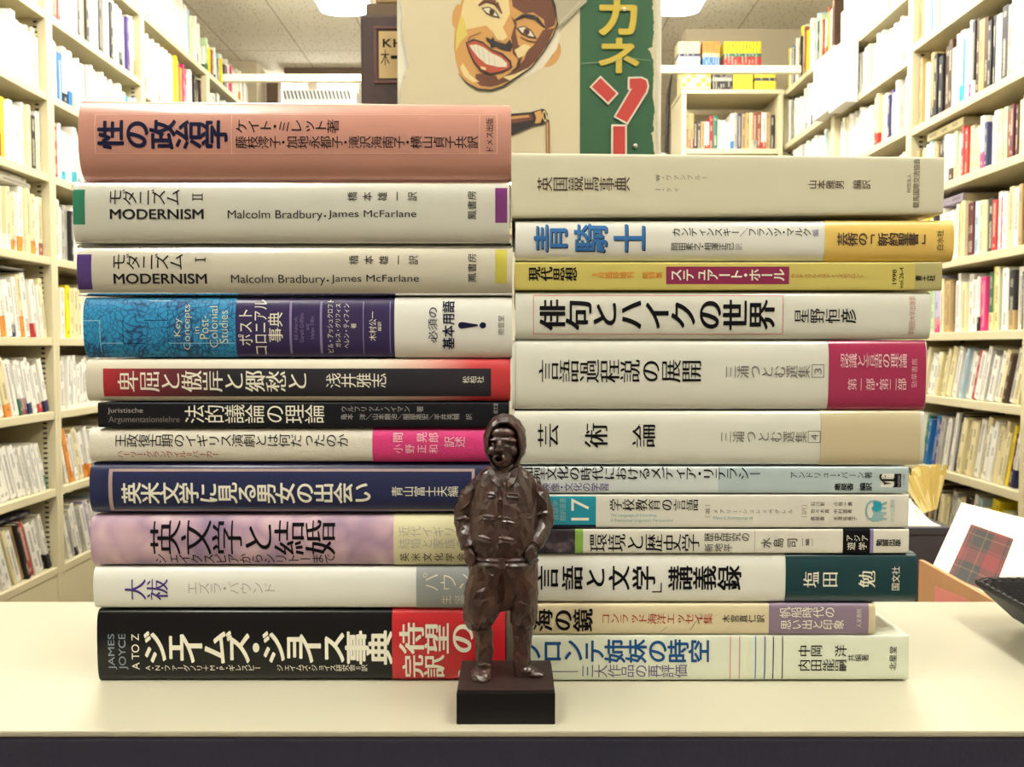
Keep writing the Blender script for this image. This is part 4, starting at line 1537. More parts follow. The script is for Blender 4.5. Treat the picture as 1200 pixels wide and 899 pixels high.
    # pouring bottle
    art([(380, 505), (500, 488), (590, 480), (636, 466), (650, 470), (660, 488), (656, 520), (640, 534), (600, 540), (560, 556), (500, 582), (380, 620)], ink)
    art([(380, 512), (500, 496), (592, 488), (600, 512), (560, 520), (500, 530), (380, 545)], brown)
    art([(500, 500), (580, 493), (584, 502), (500, 512)], skin)
    art([(604, 482), (632, 472), (640, 500), (630, 526), (606, 530), (612, 505)], skin)
    art(ell(648, 498, 9, 24, -.15), light)
    art(ell(648, 498, 5, 17, -.15), ink)
    art([(654, 508), (668, 516), (670, 900), (656, 900)], brown)
    art([(657, 520), (663, 524), (664, 900), (659, 900)], skin)

    # writing on the strip
    def letters(s, xa, xb, ya, yb, mm, wt):
        V, Fc = shaped(s, wt)
        a, b, c, d = bounds(V)
        lay[0] += 1
        z = YP - .0012 - lay[0] * .00008
        ps = [q(xa + (x - a) / (b - a) * (xb - xa), yb - (y - c) / (d - c) * (yb - ya)) for x, y, i in V]
        m.add([(p.x, z - v[2] * .00003, p.z) for p, v in zip(ps, V)], Fc, mm)
    letters('カ', 876, 1042, -10, 155, yel, 'h')
    letters('ネ', 876, 1050, 165, 316, yel, 'h')
    dot = [(885, 326), (962, 402), (918, 450), (838, 374)]
    sw = [(1001, 332), (1060, 330), (1085, 342), (1092, 372), (1084, 400), (1000, 535), (940, 502), (1008, 386), (1000, 386)]
    art(dot, wh)
    art([(885, 335), (953, 402), (917, 440), (848, 374)], rd)
    art(sw, wh)
    art([(1008, 339), (1058, 337), (1080, 347), (1085, 372), (1077, 397), (998, 525), (949, 500), (1018, 382), (1008, 380)], rd)
    art([(930, 534), (997, 534), (997, 1000), (930, 1000)], wh)
    art([(938, 541), (990, 541), (990, 995), (938, 995)], rd)
    stroke([(800, 275), (900, 268), (1010, 252), (1100, 262)], [1.5, 2, 2, 1], mat('poster_crease', '#9aa386', .7))
    tag(m.build('wall_poster'), 'old paper poster of a smiling man in white cap beside green lettered strip', 'poster')
    metal = mat('pin_steel', '#b8b5ad', .3, metal=.9)
    for cx, cy, lb in ((985, 45, 'silver thumbtack on the yellow letters of the poster strip'), (1033, 625, 'silver thumbtack low on the green strip beside the red bar')):
        p = q(cx, cy)
        m = MB()
        m.rings([[(.0048 * k * math.cos(a), y, .0048 * k * math.sin(a)) for a in [2 * math.pi * i / 14 for i in range(14)]] for y, k in ((-.0008, 1), (-.0025, .95), (-.0036, .6), (-.004, .2))], metal)
        tag(m.build('thumbtack', None, (p.x, YP - .0042, p.z)), lb, 'thumbtack', 'thumbtacks on the poster')


def build_back_things():
    # dark wooden sign board
    Y = 1.75
    dk = mat('dark_reddish_wood', '#41211c', .5, mott=.75, mscale=55)
    lbm = mat('sign_label_paper', '#c3a878', .7)
    a, b = P(422, 17, Y), P(500, 150, Y)
    t = thing('wooden_sign', 'dark reddish wooden sign board with cream label left of the poster', 'sign', (a.x, Y, 0))
    m = MB()
    m.box((0, 0, 0), (b.x - a.x, .05, a.z), dk, bev=.006)
    m.build('board', t)
    fr = mat('sign_frame_wood', '#6a3b33', .5, mott=.5, mscale=60)
    m = MB()
    e, g = P(438, 31, Y), P(496, 98, Y)
    x0, x1, z0, z1 = e.x - a.x, g.x - a.x, g.z, e.z
    for p0, p1 in (((x0, z0), (x1, z0 + .006)), ((x0, z1 - .006), (x1, z1)), ((x0, z0 + .006), (x0 + .006, z1 - .006)), ((x1 - .006, z0 + .006), (x1, z1 - .006))):
        m.box((p0[0], -.003, p0[1]), (p1[0], .0, p1[1]), fr, bev=.001)
    m.build('frame_moulding', t)
    m = MB()
    c, d = P(444, 37, Y), P(490, 92, Y)
    m.box((c.x - a.x, -.002, d.z), (d.x - a.x, 0, c.z), lbm)
    for s, px0, px1, py0, py1, wt in (('K', 448.5, 459.5, 45.5, 55.5, 'b'), ('H', 461, 472, 45.5, 55.5, 'b'), ('木', 446, 456.5, 58, 77, 'r'), ('一', 458, 470, 65, 69, 'r')):
        V, Fc = shaped(s, wt)
        x0, x1, y0, y1 = bounds(V)
        pp = [P(px0 + (x - x0) / (x1 - x0) * (px1 - px0), py1 - (y - y0) / (y1 - y0) * (py1 - py0), Y - .0025) for x, y, i in V]
        m.add([(p.x - a.x, -.0025 - v[2] * .00003, p.z) for p, v in zip(pp, V)], Fc, INK)
    m.build('label_plate', t)
    # slatted crate on the case, top left of the poster
    Y = 1.9
    wd = mat('crate_wood', '#a08660', .7, mott=.3, mscale=20)
    a, b = P(440, 17, Y), P(500, -60, Y)
    t = thing('wooden_crate', 'brown slatted crate peeping out at top left behind the poster', 'crate', (a.x, Y, a.z - .02))
    m = MB()
    m.box((0, 0, 0), (b.x - a.x, .22, .02), wd)
    m.build('bottom', t)
    for k in range(5):
        m = MB()
        m.box((.0, .004, .022 + k * .026), (b.x - a.x, .016, .044 + k * .026), wd, bev=.002)
        m.build('slat', t)
    # bracing bars across the two aisles
    bar = mat('white_brace_bar', '#e6dfc0', .4)
    for y, pa, pb, pya, pyb, lb in ((4.3, 262, 424, 92, 92, 'white brace bar across the left aisle just under the ceiling'), (4.2, 766, 938, 82, 82, 'white brace bar across the right aisle before the pocketbooks')):
        p, q_ = P(pa, pya, y), P(pb, pyb, y)
        m = MB()
        m.box((p.x, y - .015, p.z - .018), (q_.x, y + .015, p.z + .018), bar, bev=.003)
        tag(m.build('brace_rail'), lb, 'brace bar', 'brace bars across the aisles')
    # diagonal-striped box seen under the left bar
    Y = 4.9
    a, b = P(332, 105, Y), P(418, 140, Y)
    m = MB()
    base, strp = mat('striped_box_white', '#dfe2e2', .5), mat('striped_box_navy', '#353f58', .5)
    m.box((0, 0, 0), (b.x - a.x, .2, a.z - .3), base, bev=.003)
    k = 0
    hh = .055
    while .01 + k * .022 < b.x - a.x - .03:
        x = .01 + k * .022
        z1 = a.z - .3
        m.add([(x, -.0008, z1 - hh), (x + .009, -.0008, z1 - hh), (x - .004, -.0008, z1 - .006), (x - .013, -.0008, z1 - .006)], [(0, 1, 2, 3)], strp)
        k += 1
    tag(m.build('striped_box', None, (a.x, Y, .3)), 'white box with navy diagonal stripes beyond the left aisle', 'box')
    m = MB()
    m.box((a.x - .1, Y - .05, 0), (b.x + .1, Y + .25, .3), steel, bev=.004)
    tag(m.build('low_platform'), 'low cream platform under the diagonal striped box', 'platform')
    # rolled sheets and pole standing beside the facing bookcase
    pl = mat('pale_plastic_sheet', '#cfd3d6', .25, coat=.3)
    for x, y, r, h, lb in ((.80, 4.95, .05, H + 1.28, 'pale plastic covered roll standing between poster and facing bookcase'), (.865, 4.86, .035, H + 1.12, 'thinner white paper roll beside the facing bookcase')):
        m = MB()
        m.rings([[(r * k * math.cos(a), r * k * math.sin(a), z) for a in [2 * math.pi * i / 18 for i in range(18)]] for z, k in ((0, 1), (h, 1), (h - .004, .8), (h - .3, .78))], pl)
        tag(m.build('paper_roll', None, (x, y, 0)), lb, 'roll', 'paper rolls beside the facing bookcase')
    m = MB()
    m.tube([(.86, 4.99, 0), (.93, 5.0, H + 1.5), (.95, 5.0, H + 1.62)], [.012, .012, .004], mat('dark_pole', '#3a3230', .5))
    tag(m.build('umbrella_pole'), 'thin dark pole leaning behind the rolls near the facing bookcase', 'pole')


# ------------------------------------------------------------------ things behind the counter on the right
def build_right_things():
    wd = mat('side_table_top', '#8d7d63', .5)
    ZT = H - 0.42
    t = thing('side_table', 'low table behind the counter carrying the cartons', 'table', (.75, .95, 0))
    m = MB()
    m.box((-.35, -.32, ZT - .03), (.4, .42, ZT), wd, bev=.003)
    m.build('tabletop', t)
    for x in (-.32, .36):
        for y in (-.29, .38):
            m = MB()
            m.box((x - .02, y - .02, 0), (x + .02, y + .02, ZT - .0305), wd)
            m.build('leg', t)
    # open tan carton, its left side towards the camera
    kraft = mat('tan_carton', '#c08f63', .65, mott=.15, mscale=20)
    A, B = P(1077, 656, 1.08), P(1171, 708, .72)
    dv = Vector((B.x - A.x, B.y - A.y, 0))
    L = dv.length
    ang = math.atan2(dv.y, dv.x)
    M0 = Matrix.Translation((A.x, A.y, 0)) @ Matrix.Rotation(ang, 4, 'Z')
    t = thing('carton', 'open tan carton with salmon label holding the tartan fronted book', 'box', (A.x, A.y, ZT), ang)
    zt = (A.z + B.z) / 2 - ZT
    h = lambda k: A.z + (B.z - A.z) * k - ZT
    Wd = .34
    m = MB()
    # side panel: top edge follows the photographed slope
    m.add([(0, 0, 0), (L, 0, 0), (L, 0, h(1)), (0, 0, h(0)), (0, .006, 0), (L, .006, 0), (L, .006, h(1)), (0, .006, h(0))],
          [(0, 1, 2, 3), (7, 6, 5, 4), (0, 4, 5, 1), (3, 2, 6, 7), (1, 5, 6, 2), (0, 3, 7, 4)], kraft)
    m.add([(L * .28, -.0006, h(.28) - .09), (L * .72, -.0006, h(.72) - .09), (L * .72, -.0006, h(.72) - .012), (L * .28, -.0006, h(.28) - .02)], [(0, 1, 2, 3)], mat('salmon_label', '#d77f78', .5))
    m.build('side_panel', t)
    for y0, y1 in ((Wd - .006, Wd),):
        m = MB()
        m.box((0, y0, 0), (L, y1, zt), kraft)
        m.build('side_panel', t)
    for x0, hh in ((0, h(0)), (L - .006, h(1))):
        m = MB()
        m.box((x0, .0065, 0), (x0 + .006, Wd - .0065, hh - .11), kraft)
        m.build('end_panel', t)
    m = MB()
    m.box((.0065, .0065, 0), (L - .0065, Wd - .0065, .004), kraft)
    m.build('bottom_panel', t)
    # tartan fronted book leaning in it
    eh = Vector((.605, .698, .388)).normalized()
    ew = Vector((.79, -.595, -.166))
    ew = (ew - eh * ew.dot(eh)).normalized()
    nn = ew.cross(eh).normalized()
    O = P(1127, 589, 1.18)
    if nn.dot(-Vector((O.x, O.y, O.z - H))) < 0:
        nn = -nn

    def onplane(px, py):
        a = P(px, py, 1.0) - Vector((0, 0, H))
        k = (O - Vector((0, 0, H))).dot(nn) / a.dot(nn)
        p = Vector((0, 0, H)) + a * k - O
        return p.dot(ew), p.dot(eh)
    t = thing('hardcover_book', 'white book with red and black tartan front leaning in the tan carton', 'book', O)

    def W(x, y, z):
        return ew * x + eh * y + nn * z
    wb = mat('white_book_cover', '#e9e2cf', .35, coat=.3)
    bw, bh = .16, .19
    m = MB()
    c = [(0, -bh), (bw, -bh), (bw, 0), (0, 0)]
    vs = [W(x, y, 0) for x, y in c] + [W(x, y, -.002) for x, y in c]
    fs = [(0, 1, 2, 3), (7, 6, 5, 4), (0, 4, 5, 1), (1, 5, 6, 2), (2, 6, 7, 3), (3, 7, 4, 0)]
    m.add(vs, fs, wb)
    vs = [W(x, y, -.018) for x, y in c] + [W(x, y, -.020) for x, y in c]
    m.add(vs, fs, wb)
    vs = [W(x, y, z) for z in (-.002, -.018) for x, y in ((0, -bh), (.002, -bh), (.002, 0), (0, 0))]
    m.add(vs, fs, wb)

    def tartan(nt, tc):
        sp = nt.nodes.new('ShaderNodeSeparateXYZ')
        uv = nt.nodes.new('ShaderNodeUVMap')
        uv.uv_map = 'print'
        nt.links.new(uv.outputs[0], sp.inputs[0])
        outs = []
        for ax in ('X', 'Y'):
            f = nt.nodes.new('ShaderNodeMath')
            f.operation = 'FRACT'
            nt.links.new(sp.outputs[ax], f.inputs[0])
            outs.append(ramp(nt, f.outputs[0], [(0, '#6c080e'), (.22, '#070505'), (.27, '#6c080e'), (.31, '#070505'), (.62, '#7d622c'), (.64, '#070505'), (.82, '#6c080e')], 'CONSTANT'))
        mx = nt.nodes.new('ShaderNodeMix')
        mx.data_type = 'RGBA'
        mx.inputs['Factor'].default_value = .5
        nt.links.new(outs[0], mx.inputs['A'])
        nt.links.new(outs[1], mx.inputs['B'])
        return mx.outputs['Result']
    tm = ramp_mat('tartan_print', tartan)
    ps = [onplane(*p) for p in ((1111, 674), (1163, 697), (1188, 632), (1138, 614.5))]
    m.add([W(x, y, .0005) for x, y in ps], [(0, 1, 2, 3)], tm, False, [[(0.1, 0.3), (1.35, .3), (1.35, 1.9), (.1, 1.9)]])
    x, y = onplane(1112, 645)
    m.add([W(x + .004 * math.cos(u), y + .005 * math.sin(u), .0005) for u in [i * .7854 for i in range(8)]], [tuple(range(8))], mat('faint_emblem', '#c9c3b2', .5))
    m.build('cover', t)
    m = MB()
    c = [(.0025, -bh + .003), (bw - .002, -bh + .003), (bw - .002, -.003), (.0025, -.003)]
    m.add([W(x, y, -.0022) for x, y in c] + [W(x, y, -.0178) for x, y in c], fs, MATS['page_edges'])
    m.build('page_block', t)
    # dark box with white papers and a fan of yellow slips behind the right stack
    dkb = mat('dark_slate_box', '#3a3a44', .5)
    Y = 1.24
    a, b = P(1040, 618, Y), P(1114, 700, Y)
    t = thing('storage_box', 'dark slate box behind the right stack under the yellow slips', 'box', ((a.x + b.x) / 2, Y, ZT))
    hw = (b.x - a.x) / 2
    m = MB()
    m.box((-hw, 0, 0), (hw, .17, a.z - ZT - .012), dkb, bev=.002)
    m.build('body', t)
    m = MB()
    m.box((-hw - .002, -.002, a.z - ZT - .0118), (hw + .002, .172, a.z - ZT), dkb, bev=.002)
    m.build('lid', t)
    rnd = random.Random(8)
    wp = mat('white_wrapping', '#e6e3dc', .35, coat=.3)
    m = MB()
    n = 14
    vs = []
    for i in range(n):
        for j in range(n):
            u, v = i / (n - 1), j / (n - 1)
            e = math.sin(u * math.pi) * math.sin(v * math.pi)
            vs.append((-hw * .9 + u * hw * 1.6, .005 + v * .15, .001 + e * (.028 + .022 * rnd.random())))
    m.add(vs, [(i * n + j, (i + 1) * n + j, (i + 1) * n + j + 1, i * n + j + 1) for i in range(n - 1) for j in range(n - 1)], wp)
    m.box((-hw * .9, .005, 0), (hw * .7, .155, .0015), wp)
    tag(m.build('wrapping_paper', None, ((a.x + b.x) / 2, Y, a.z)), 'crumpled white wrapping paper lying on the dark slate box', 'paper')
    ys = mat('yellow_slip', '#dcc36d', .6, mott=.2, mscale=60)
    ys2 = mat('pale_yellow_slip', '#e8d898', .6)
    root = P(1084, 598, Y + .10)
    t = thing('paper_slip_bundle', 'fanned bundle of yellow paper slips beside the pale blue paperback', 'paper', (root.x, root.y, root.z))
    for i in range(24):
        k = i / 23
        an = R(-30 + 40 * k + 8 * rnd.random())
        hh = .055 + .02 * rnd.random()
        M = Matrix.Translation((-.014 + .034 * k, -.03 + .0016 * i, .002)) @ Matrix.Rotation(an, 4, 'Y') @ Matrix.Rotation(R(-18 + 14 * rnd.random()), 4, 'X') @ Matrix.Rotation(R(40 * rnd.random() - 20), 4, 'Z')
        m = MB()
        m.box((-.0045, 0, 0), (.0045, .0008, hh), ys if i % 3 else ys2, M)
        m.build('paper_slip', t)
    # black leather tray at the right end of the counter
    lea = mat('black_leather', '#0d0c10', .5, spec=.25, bump=.5, bscale=700)
    thr = mat('leather_stitch', '#5c5755', .6)
    Z = CZ
    hb = .030
    C0 = P(1139, 677, .525)
    rim = [(C0.x, .525), (C0.x - .007, .40), (C0.x + .20, .39), (C0.x + .205, .535)]
    hb = C0.z - Z
    cxm = sum(p[0] for p in rim) / 4
    cym = sum(p[1] for p in rim) / 4

    def ring(k, z, drop=0):
        pts = []
        for (x, y), (x2, y2) in zip(rim, rim[1:] + rim[:1]):
            for f in (0.04, .35, .65, .96):
                pts.append((cxm + (x + (x2 - x) * f - cxm) * k - cxm, cym + (y + (y2 - y) * f - cym) * k - cym, z))
        return pts
    t = thing('leather_tray', 'black stitched leather tray at the right end of the counter', 'tray', (cxm, cym, Z))
    m = MB()
    m.rings([ring(.70, 0), ring(.82, hb * .25), ring(1.0, hb - .003), ring(1.005, hb - .001), ring(1.0, hb), ring(.95, hb - .002), ring(.93, hb - .004), ring(.76, .006), ring(.4, .004)], lea, False)
    m.build('tray_body', t)
    m = MB()
    rr = ring(.975, hb - .0006)
    for p, q_ in zip(rr, rr[1:] + rr[:1]):
        p, q_ = Vector(p), Vector(q_)
        nn_ = max(1, int((q_ - p).length / .006))
        for i in range(nn_):
            m.tube([p.lerp(q_, (i + .15) / nn_), p.lerp(q_, (i + .7) / nn_)], .0006, thr, 5)
    m.build('stitching', t)


# ------------------------------------------------------------------ carved wooden figurine
FS = 0.000412
FY = 0.3975
FX = P(592, 790, FY).x
BH = 0.0164
GY = 793.5      # photographed height of the plinth top under the figure


def build_figurine():
    wood = bpy.data.materials.new('carved_dark_wood')
    wood.use_nodes = True
    nt = wood.node_tree
    b = nt.nodes['Principled BSDF']
    tc = nt.nodes.new('ShaderNodeTexCoord')
    n1 = nt.nodes.new('ShaderNodeTexNoise')
    n1.inputs['Scale'].default_value = 90
    n1.inputs['Detail'].default_value = 4
    nt.links.new(tc.outputs['Object'], n1.inputs['Vector'])
    nt.links.new(ramp(nt, n1.outputs['Fac'], [(.3, '#221211'), (.55, '#3a1f1b'), (.75, '#54312a')]), b.inputs['Base Color'])
    b.inputs['Roughness'].default_value = .36
    b.inputs['Specular IOR Level'].default_value = .85
    v = nt.nodes.new('ShaderNodeTexVoronoi')
    v.inputs['Scale'].default_value = 260
    nt.links.new(tc.outputs['Object'], v.inputs['Vector'])
    bp = nt.nodes.new('ShaderNodeBump')
    bp.inputs['Strength'].default_value = .15
    bp.inputs['Distance'].default_value = .0006
    nt.links.new(v.outputs['Distance'], bp.inputs['Height'])
    nt.links.new(bp.outputs['Normal'], b.inputs['Normal'])
    MATS['carved_dark_wood'] = wood
    blackw = mat('black_plinth', '#0e0c11', .5, spec=.3, bump=.2, bscale=300)
    browntop = mat('plinth_top_wood', '#2c1c1b', .5, mott=.4, mscale=120)

    root = thing('wooden_figurine', 'dark carved wooden figurine of a hooded man on a black plinth before the books', 'figurine', (FX, FY, CZ))
    # plinth
    m = MB()
    xa, xb = P(535, 851, .379).x - FX, P(650.5, 851, .379).x - FX
    ya, yb = .379 - FY, .416 - FY
    m.box((xa, ya, 0), (xb, yb, BH - .0015), blackw, bev=.0004)
    pb = m.build('plinth', root)
    m = MB()
    m.box((xa + .0004, ya + .0004, BH - .0015), (xb - .0004, yb - .0004, BH), browntop, bev=.0003)
    m.build('ground_slab', pb)

    def E_(cx, py, y, rx, ry, rz, m_, mtx=None):
        m_.ball((cx - 592, y, GY - py), (rx, ry, rz), wood, 20, mtx)

    def loft(secs, n=24, pw=2.3):
        """secs: (py, cx, rx, ry, y)"""
        rs = []
        for s in secs:
            py, cx, rx, ry = s[:4]
            y = s[4] if len(s) > 4 else 0
            r = []
            for i in range(n):
                a = 2 * math.pi * i / n
                c, d = math.cos(a), math.sin(a)
                r.append((cx - 592 + rx * math.copysign(abs(c) ** (2 / pw), c), y + ry * math.copysign(abs(d) ** (2 / pw), d), GY - py))
            rs.append(r)
        return rs

    def V3(px, py, y):
        return (px - 592, y, GY - py)

    def carve(name, mb, parent, voxel, ratio, dents=(), flat=True, cut=1.3):
        """fuse the overlapping pieces into one skin, press in the dents, then facet it like knife work"""
        tmp = bpy.data.objects.new('carving_blank', mb.mesh('carving_blank'))
        COL.objects.link(tmp)
        r = tmp.modifiers.new('r', 'REMESH')
        r.mode = 'VOXEL'
        r.voxel_size = voxel
        s = tmp.modifiers.new('s', 'SMOOTH')
        s.factor = .5
        s.iterations = 3
        bpy.context.view_layer.update()
        me = bpy.data.meshes.new_from_object(tmp.evaluated_get(bpy.context.evaluated_depsgraph_get()))
        for vv in me.vertices:
            for (cx, py, y, rx, ry, rz, dep) in dents:
                d2 = ((vv.co.x - (cx - 592)) / rx) ** 2 + ((vv.co.y - y) / ry) ** 2 + ((vv.co.z - (GY - py)) / rz) ** 2
                if d2 < 1:
                    vv.co.y += dep * (1 - d2) ** 1.0
        # uneven knife strokes
        nrm = [vv.normal.copy() for vv in me.vertices]
        for vv, nn in zip(me.vertices, nrm):
            q = Vector((vv.co.x * .13, vv.co.y * .13, vv.co.z * .085))
            vv.co += nn * (cut * noise.noise(q) + cut * .5 * noise.noise(q * 2.3 + Vector((7, 3, 1))))
        tmp.modifiers.clear()
        tmp.data = me
        d = tmp.modifiers.new('d', 'DECIMATE')
        d.ratio = ratio
        bpy.context.view_layer.update()
        me2 = bpy.data.meshes.new_from_object(tmp.evaluated_get(bpy.context.evaluated_depsgraph_get()))
        me2.transform(Matrix.Translation((0, 0, BH - .0003)) @ Matrix.Scale(FS, 4))
        me2.name = name
        me2.materials.clear()
        me2.materials.append(wood)
        me2.polygons.foreach_set('use_smooth', [not flat] * len(me2.polygons))
        me2.polygons.foreach_set('material_index', [0] * len(me2.polygons))
        bpy.data.objects.remove(tmp)
        o = bpy.data.objects.new(name, me2)
        COL.objects.link(o)
        o.parent = parent
        return o

    # -- body: head, neck, trunk core, arms with hands, legs, feet, in one skin
    m = MB()
    E_(591, 519, -1, 18, 20, 25, m)
    E_(590, 531, -6, 14.5, 15, 17, m)
    E_(588.5, 540, -11, 9, 9, 6, m)            # chin
    E_(586, 512, -17, 12, 5, 3, m)             # brow
    E_(598, 513, -16, 8, 5, 3, m)
    E_(589, 505, -14, 14, 7, 7, m)             # forehead
    E_(586, 519, -22, 4.3, 5, 6, m)            # nose
    E_(586, 523, -23, 5.6, 4.5, 3, m)
    E_(577.5, 525, -15, 6, 6, 6, m)            # cheeks
    E_(599.5, 525, -14, 7, 6, 7, m)
    for k in range(12):                        # lips round the open mouth
        a = 2 * math.pi * k / 12
        E_(585 + 5.5 * math.cos(a), 534 + 4.4 * math.sin(a), -19.5, 2.2, 3, 1.9, m)
    E_(579, 517, -17.5, 3, 2.5, 2, m)
    E_(596, 517.5, -17, 3.2, 2.5, 2, m)
    m.rings(loft([(556, 591, 14, 13), (535, 591, 12, 12)], 18), wood)
    m.rings(loft([(650, 589, 30, 18), (600, 590, 32, 20), (556, 592, 22, 14)], 20), wood)
    m.rings(loft([(780, 566, 6, 7), (730, 563, 9, 10), (655, 573, 14, 14)], 16), wood)
    m.rings(loft([(780, 612, 6, 7), (730, 612, 9, 10), (655, 610, 14, 14)], 16), wood)
    E_(565, 789, -5, 8, 16, 4, m)
    E_(618, 787, -3, 13, 9, 4, m)
    for sx in (-1, 1):
        if sx < 0:
            arm = [V3(558, 563, 0), V3(545, 600, 2), V3(545, 622, -8), V3(549, 640, -15)]
            hand = (550.5, 645, -17)
        else:
            arm = [V3(627, 563, 0), V3(637, 600, 2), V3(633, 622, -8), V3(625, 636, -16)]
            hand = (622.5, 640, -18)
        m.tube(arm, [7, 7, 6.5, 5.5], wood, 12)
        E_(hand[0], hand[1], hand[2], 6.2, 4.5, 7.5, m)
        for k in range(4):                     # fingers slipping into the pocket
            fx = hand[0] - 4.2 + 2.8 * k
            ln = (9, 11, 10.5, 8.5)[k] if sx < 0 else (8.5, 10.5, 11, 9)[k]
            dx = 3.2 * -sx
            m.tube([V3(fx, hand[1] + 3, hand[2] - 2.6), V3(fx + dx * .5, hand[1] + 3 + ln * .5, hand[2] - 3.6), V3(fx + dx, hand[1] + 3 + ln, hand[2] - .5)], [2.1, 1.9, 1.5], wood, 8)
        tx = hand[0] - sx * 5.5
        m.tube([V3(hand[0] - sx * 3, hand[1] - 3, hand[2] - 2), V3(tx, hand[1] + 1, hand[2] - 4), V3(tx - sx * 1.5, hand[1] + 6, hand[2] - 4)], [2.3, 2.1, 1.6], wood, 8)
    carve('body', m, root, .75, .07, [(579, 516.3, -18, 4.6, 9, 2.6, 2.2), (596.5, 517, -17, 5.2, 9, 2.8, 2.2), (585, 534, -20, 4.6, 12, 3.4, 7.5), (585, 528.2, -19, 6, 8, 1.6, 1.6), (590, 546, -16, 8, 10, 3, 2)], True, .35)

    # -- hood with a rolled rim round the face
    m = MB()
    rs = []
    for y, cx, py, rx, rz in ((-4, 591.5, 521, 16.5, 26), (-15, 591, 521.5, 17.5, 27.5), (-18, 591, 520, 19.5, 29), (-15, 591.3, 517.5, 22.5, 31.5), (-6, 591.8, 516, 24.8, 33), (5, 592, 516, 25, 32.5), (15, 592, 517, 21.5, 28), (22, 592, 519, 13, 18), (25, 592, 520, 4, 6)):
        rs.append([(cx - 592 + rx * math.cos(a), y, GY - py + rz * math.sin(a)) for a in [2 * math.pi * i / 30 for i in range(30)]])
    rs = [[(x * .6, 1, (z - (GY - 521)) * .6 + GY - 521) for x, y, z in rs[0]]] + rs
    m.rings(rs, wood, False)
    carve('hood', m, root, .9, .02)

    # -- shirt-jacket with collar, sleeves and pocket flaps
    m = MB()
    tors = [(652, 588.5, 34, 22), (648, 588.5, 37, 25), (640, 589, 40, 28), (628, 589, 41, 29.5, -1), (610, 590, 41, 29, -1), (590, 591, 40, 26, -1), (572, 591.5, 38.5, 22.5), (560, 592, 36, 18.5), (552, 592, 29, 15.5), (545, 592, 19, 13)]
    m.rings(loft(tors, 28), wood)
    m.tube([V3(566, 565, 1), V3(550, 580, 1), V3(543, 600, 2), V3(542, 611, 1), V3(546, 626, -8), V3(549.5, 638, -14)], [11.5, 11.5, 11, 10.5, 9.5, 8.6], wood, 16)
    m.tube([V3(619, 565, 1), V3(632, 580, 1), V3(638, 600, 2), V3(638.5, 611, 1), V3(633, 625, -8), V3(626, 635, -15)], [11.5, 11.5, 11, 10.5, 9.5, 8.6], wood, 16)

    def fy(px, py):
        """front of the trunk at a pixel"""
        T = sorted(tors)
        for a, c in zip(T, T[1:]):
            if a[0] <= py <= c[0]:
                k = (py - a[0]) / (c[0] - a[0])
                cx, rx, ry = (a[i] + (c[i] - a[i]) * k for i in (1, 2, 3))
                return -ry * max(0, 1 - abs((px - cx) / rx) ** 2.3) ** (1 / 2.3) - 1 * (570 < py < 640)
        return -15

    def ridge(x0, y0, x1, y1, r=1.1, off=.4):
        pts = [(x0 + (x1 - x0) * i / 4, y0 + (y1 - y0) * i / 4) for i in range(5)]
        m.tube([V3(px, py, fy(px, py) - off) for px, py in pts], [r * .6, r, r, r, r * .6], wood, 8)
    for x0, x1, py, sl in ((571.5, 582.5, 573.5, 0), (594.5, 608, 573.5, 1), (567, 579.5, 599, 0), (589, 602.5, 600, 2.5), (561, 575, 621.5, 3), (586, 601, 622.5, 3), (616, 621, 598, .5)):
        ridge(x0, py, x1, py + sl, 1.35)
        ridge(x0, py + 3.6, x1, py + 3.6 + sl, 1.35)
    ridge(582, 562, 583.5, 600, 1.5, 0)        # placket
    ridge(591, 562, 589, 600, 1.5, 0)
    ridge(584, 602, 582.5, 644, 1.3, 0)
    for py in (565, 580, 600, 628):
        m.ball(V3(586.5, py, fy(586.5, py) - .6), (1.6, 1.2, 1.6), wood, 10)
    # collar wings
    for pts in ([(571, 544), (580, 548), (588, 560), (587, 567), (577, 560)], [(609, 543), (600, 548), (594, 558), (595, 568), (604, 561)]):
        front = [V3(px, py, fy(px, max(py, 552)) - 2.6 + max(0, (556 - py)) * .35) for px, py in pts]
        back = [(p[0], p[1] + 6, p[2]) for p in front]
        k = len(front)
        m.add(front + back, [tuple(range(k)), tuple(reversed(range(k, 2 * k)))] + [(i, k + i, k + (i + 1) % k, (i + 1) % k) for i in range(k)], wood)
    m.rings(loft([(560, 592, 20, 16, 2), (547, 592, 18, 15, 2), (541, 592, 17.5, 14.5, 3)], 20), wood)
    # sleeve creases and shoulder flaps
    for pts in (((553, 583), (540, 596)), ((551, 604), (534, 606)), ((538, 613), (545, 622)), ((541, 625), (551, 628))):
        m.tube([V3(pts[0][0], pts[0][1], -10), V3((pts[0][0] + pts[1][0]) / 2, (pts[0][1] + pts[1][1]) / 2, -10.5), V3(pts[1][0], pts[1][1], -9)], [1, 1.7, 1], wood, 8)
    for pts in (((627, 571), (638, 585)), ((624, 600), (642, 598)), ((643, 610), (632, 620)), ((638, 620), (626, 626))):
        m.tube([V3(pts[0][0], pts[0][1], -10), V3((pts[0][0] + pts[1][0]) / 2, (pts[0][1] + pts[1][1]) / 2, -10.5), V3(pts[1][0], pts[1][1], -9)], [1, 1.7, 1], wood, 8)
    carve('jacket', m, root, .8, .016, [(556, 577, -10, 2.5, 12, 22, 2.5), (626, 577, -10, 2.5, 12, 22, 2.5), (586.5, 590, -26, 2.2, 8, 26, 1.5)])

    # -- belted baggy trousers gathered over the boots
    m = MB()
    m.rings(loft([(715, 588, 18, 8), (702, 589, 32, 16), (684, 589.5, 40, 22), (668, 590, 41, 25), (655, 589.5, 40, 25.5), (645, 589, 37, 24)], 26), wood)
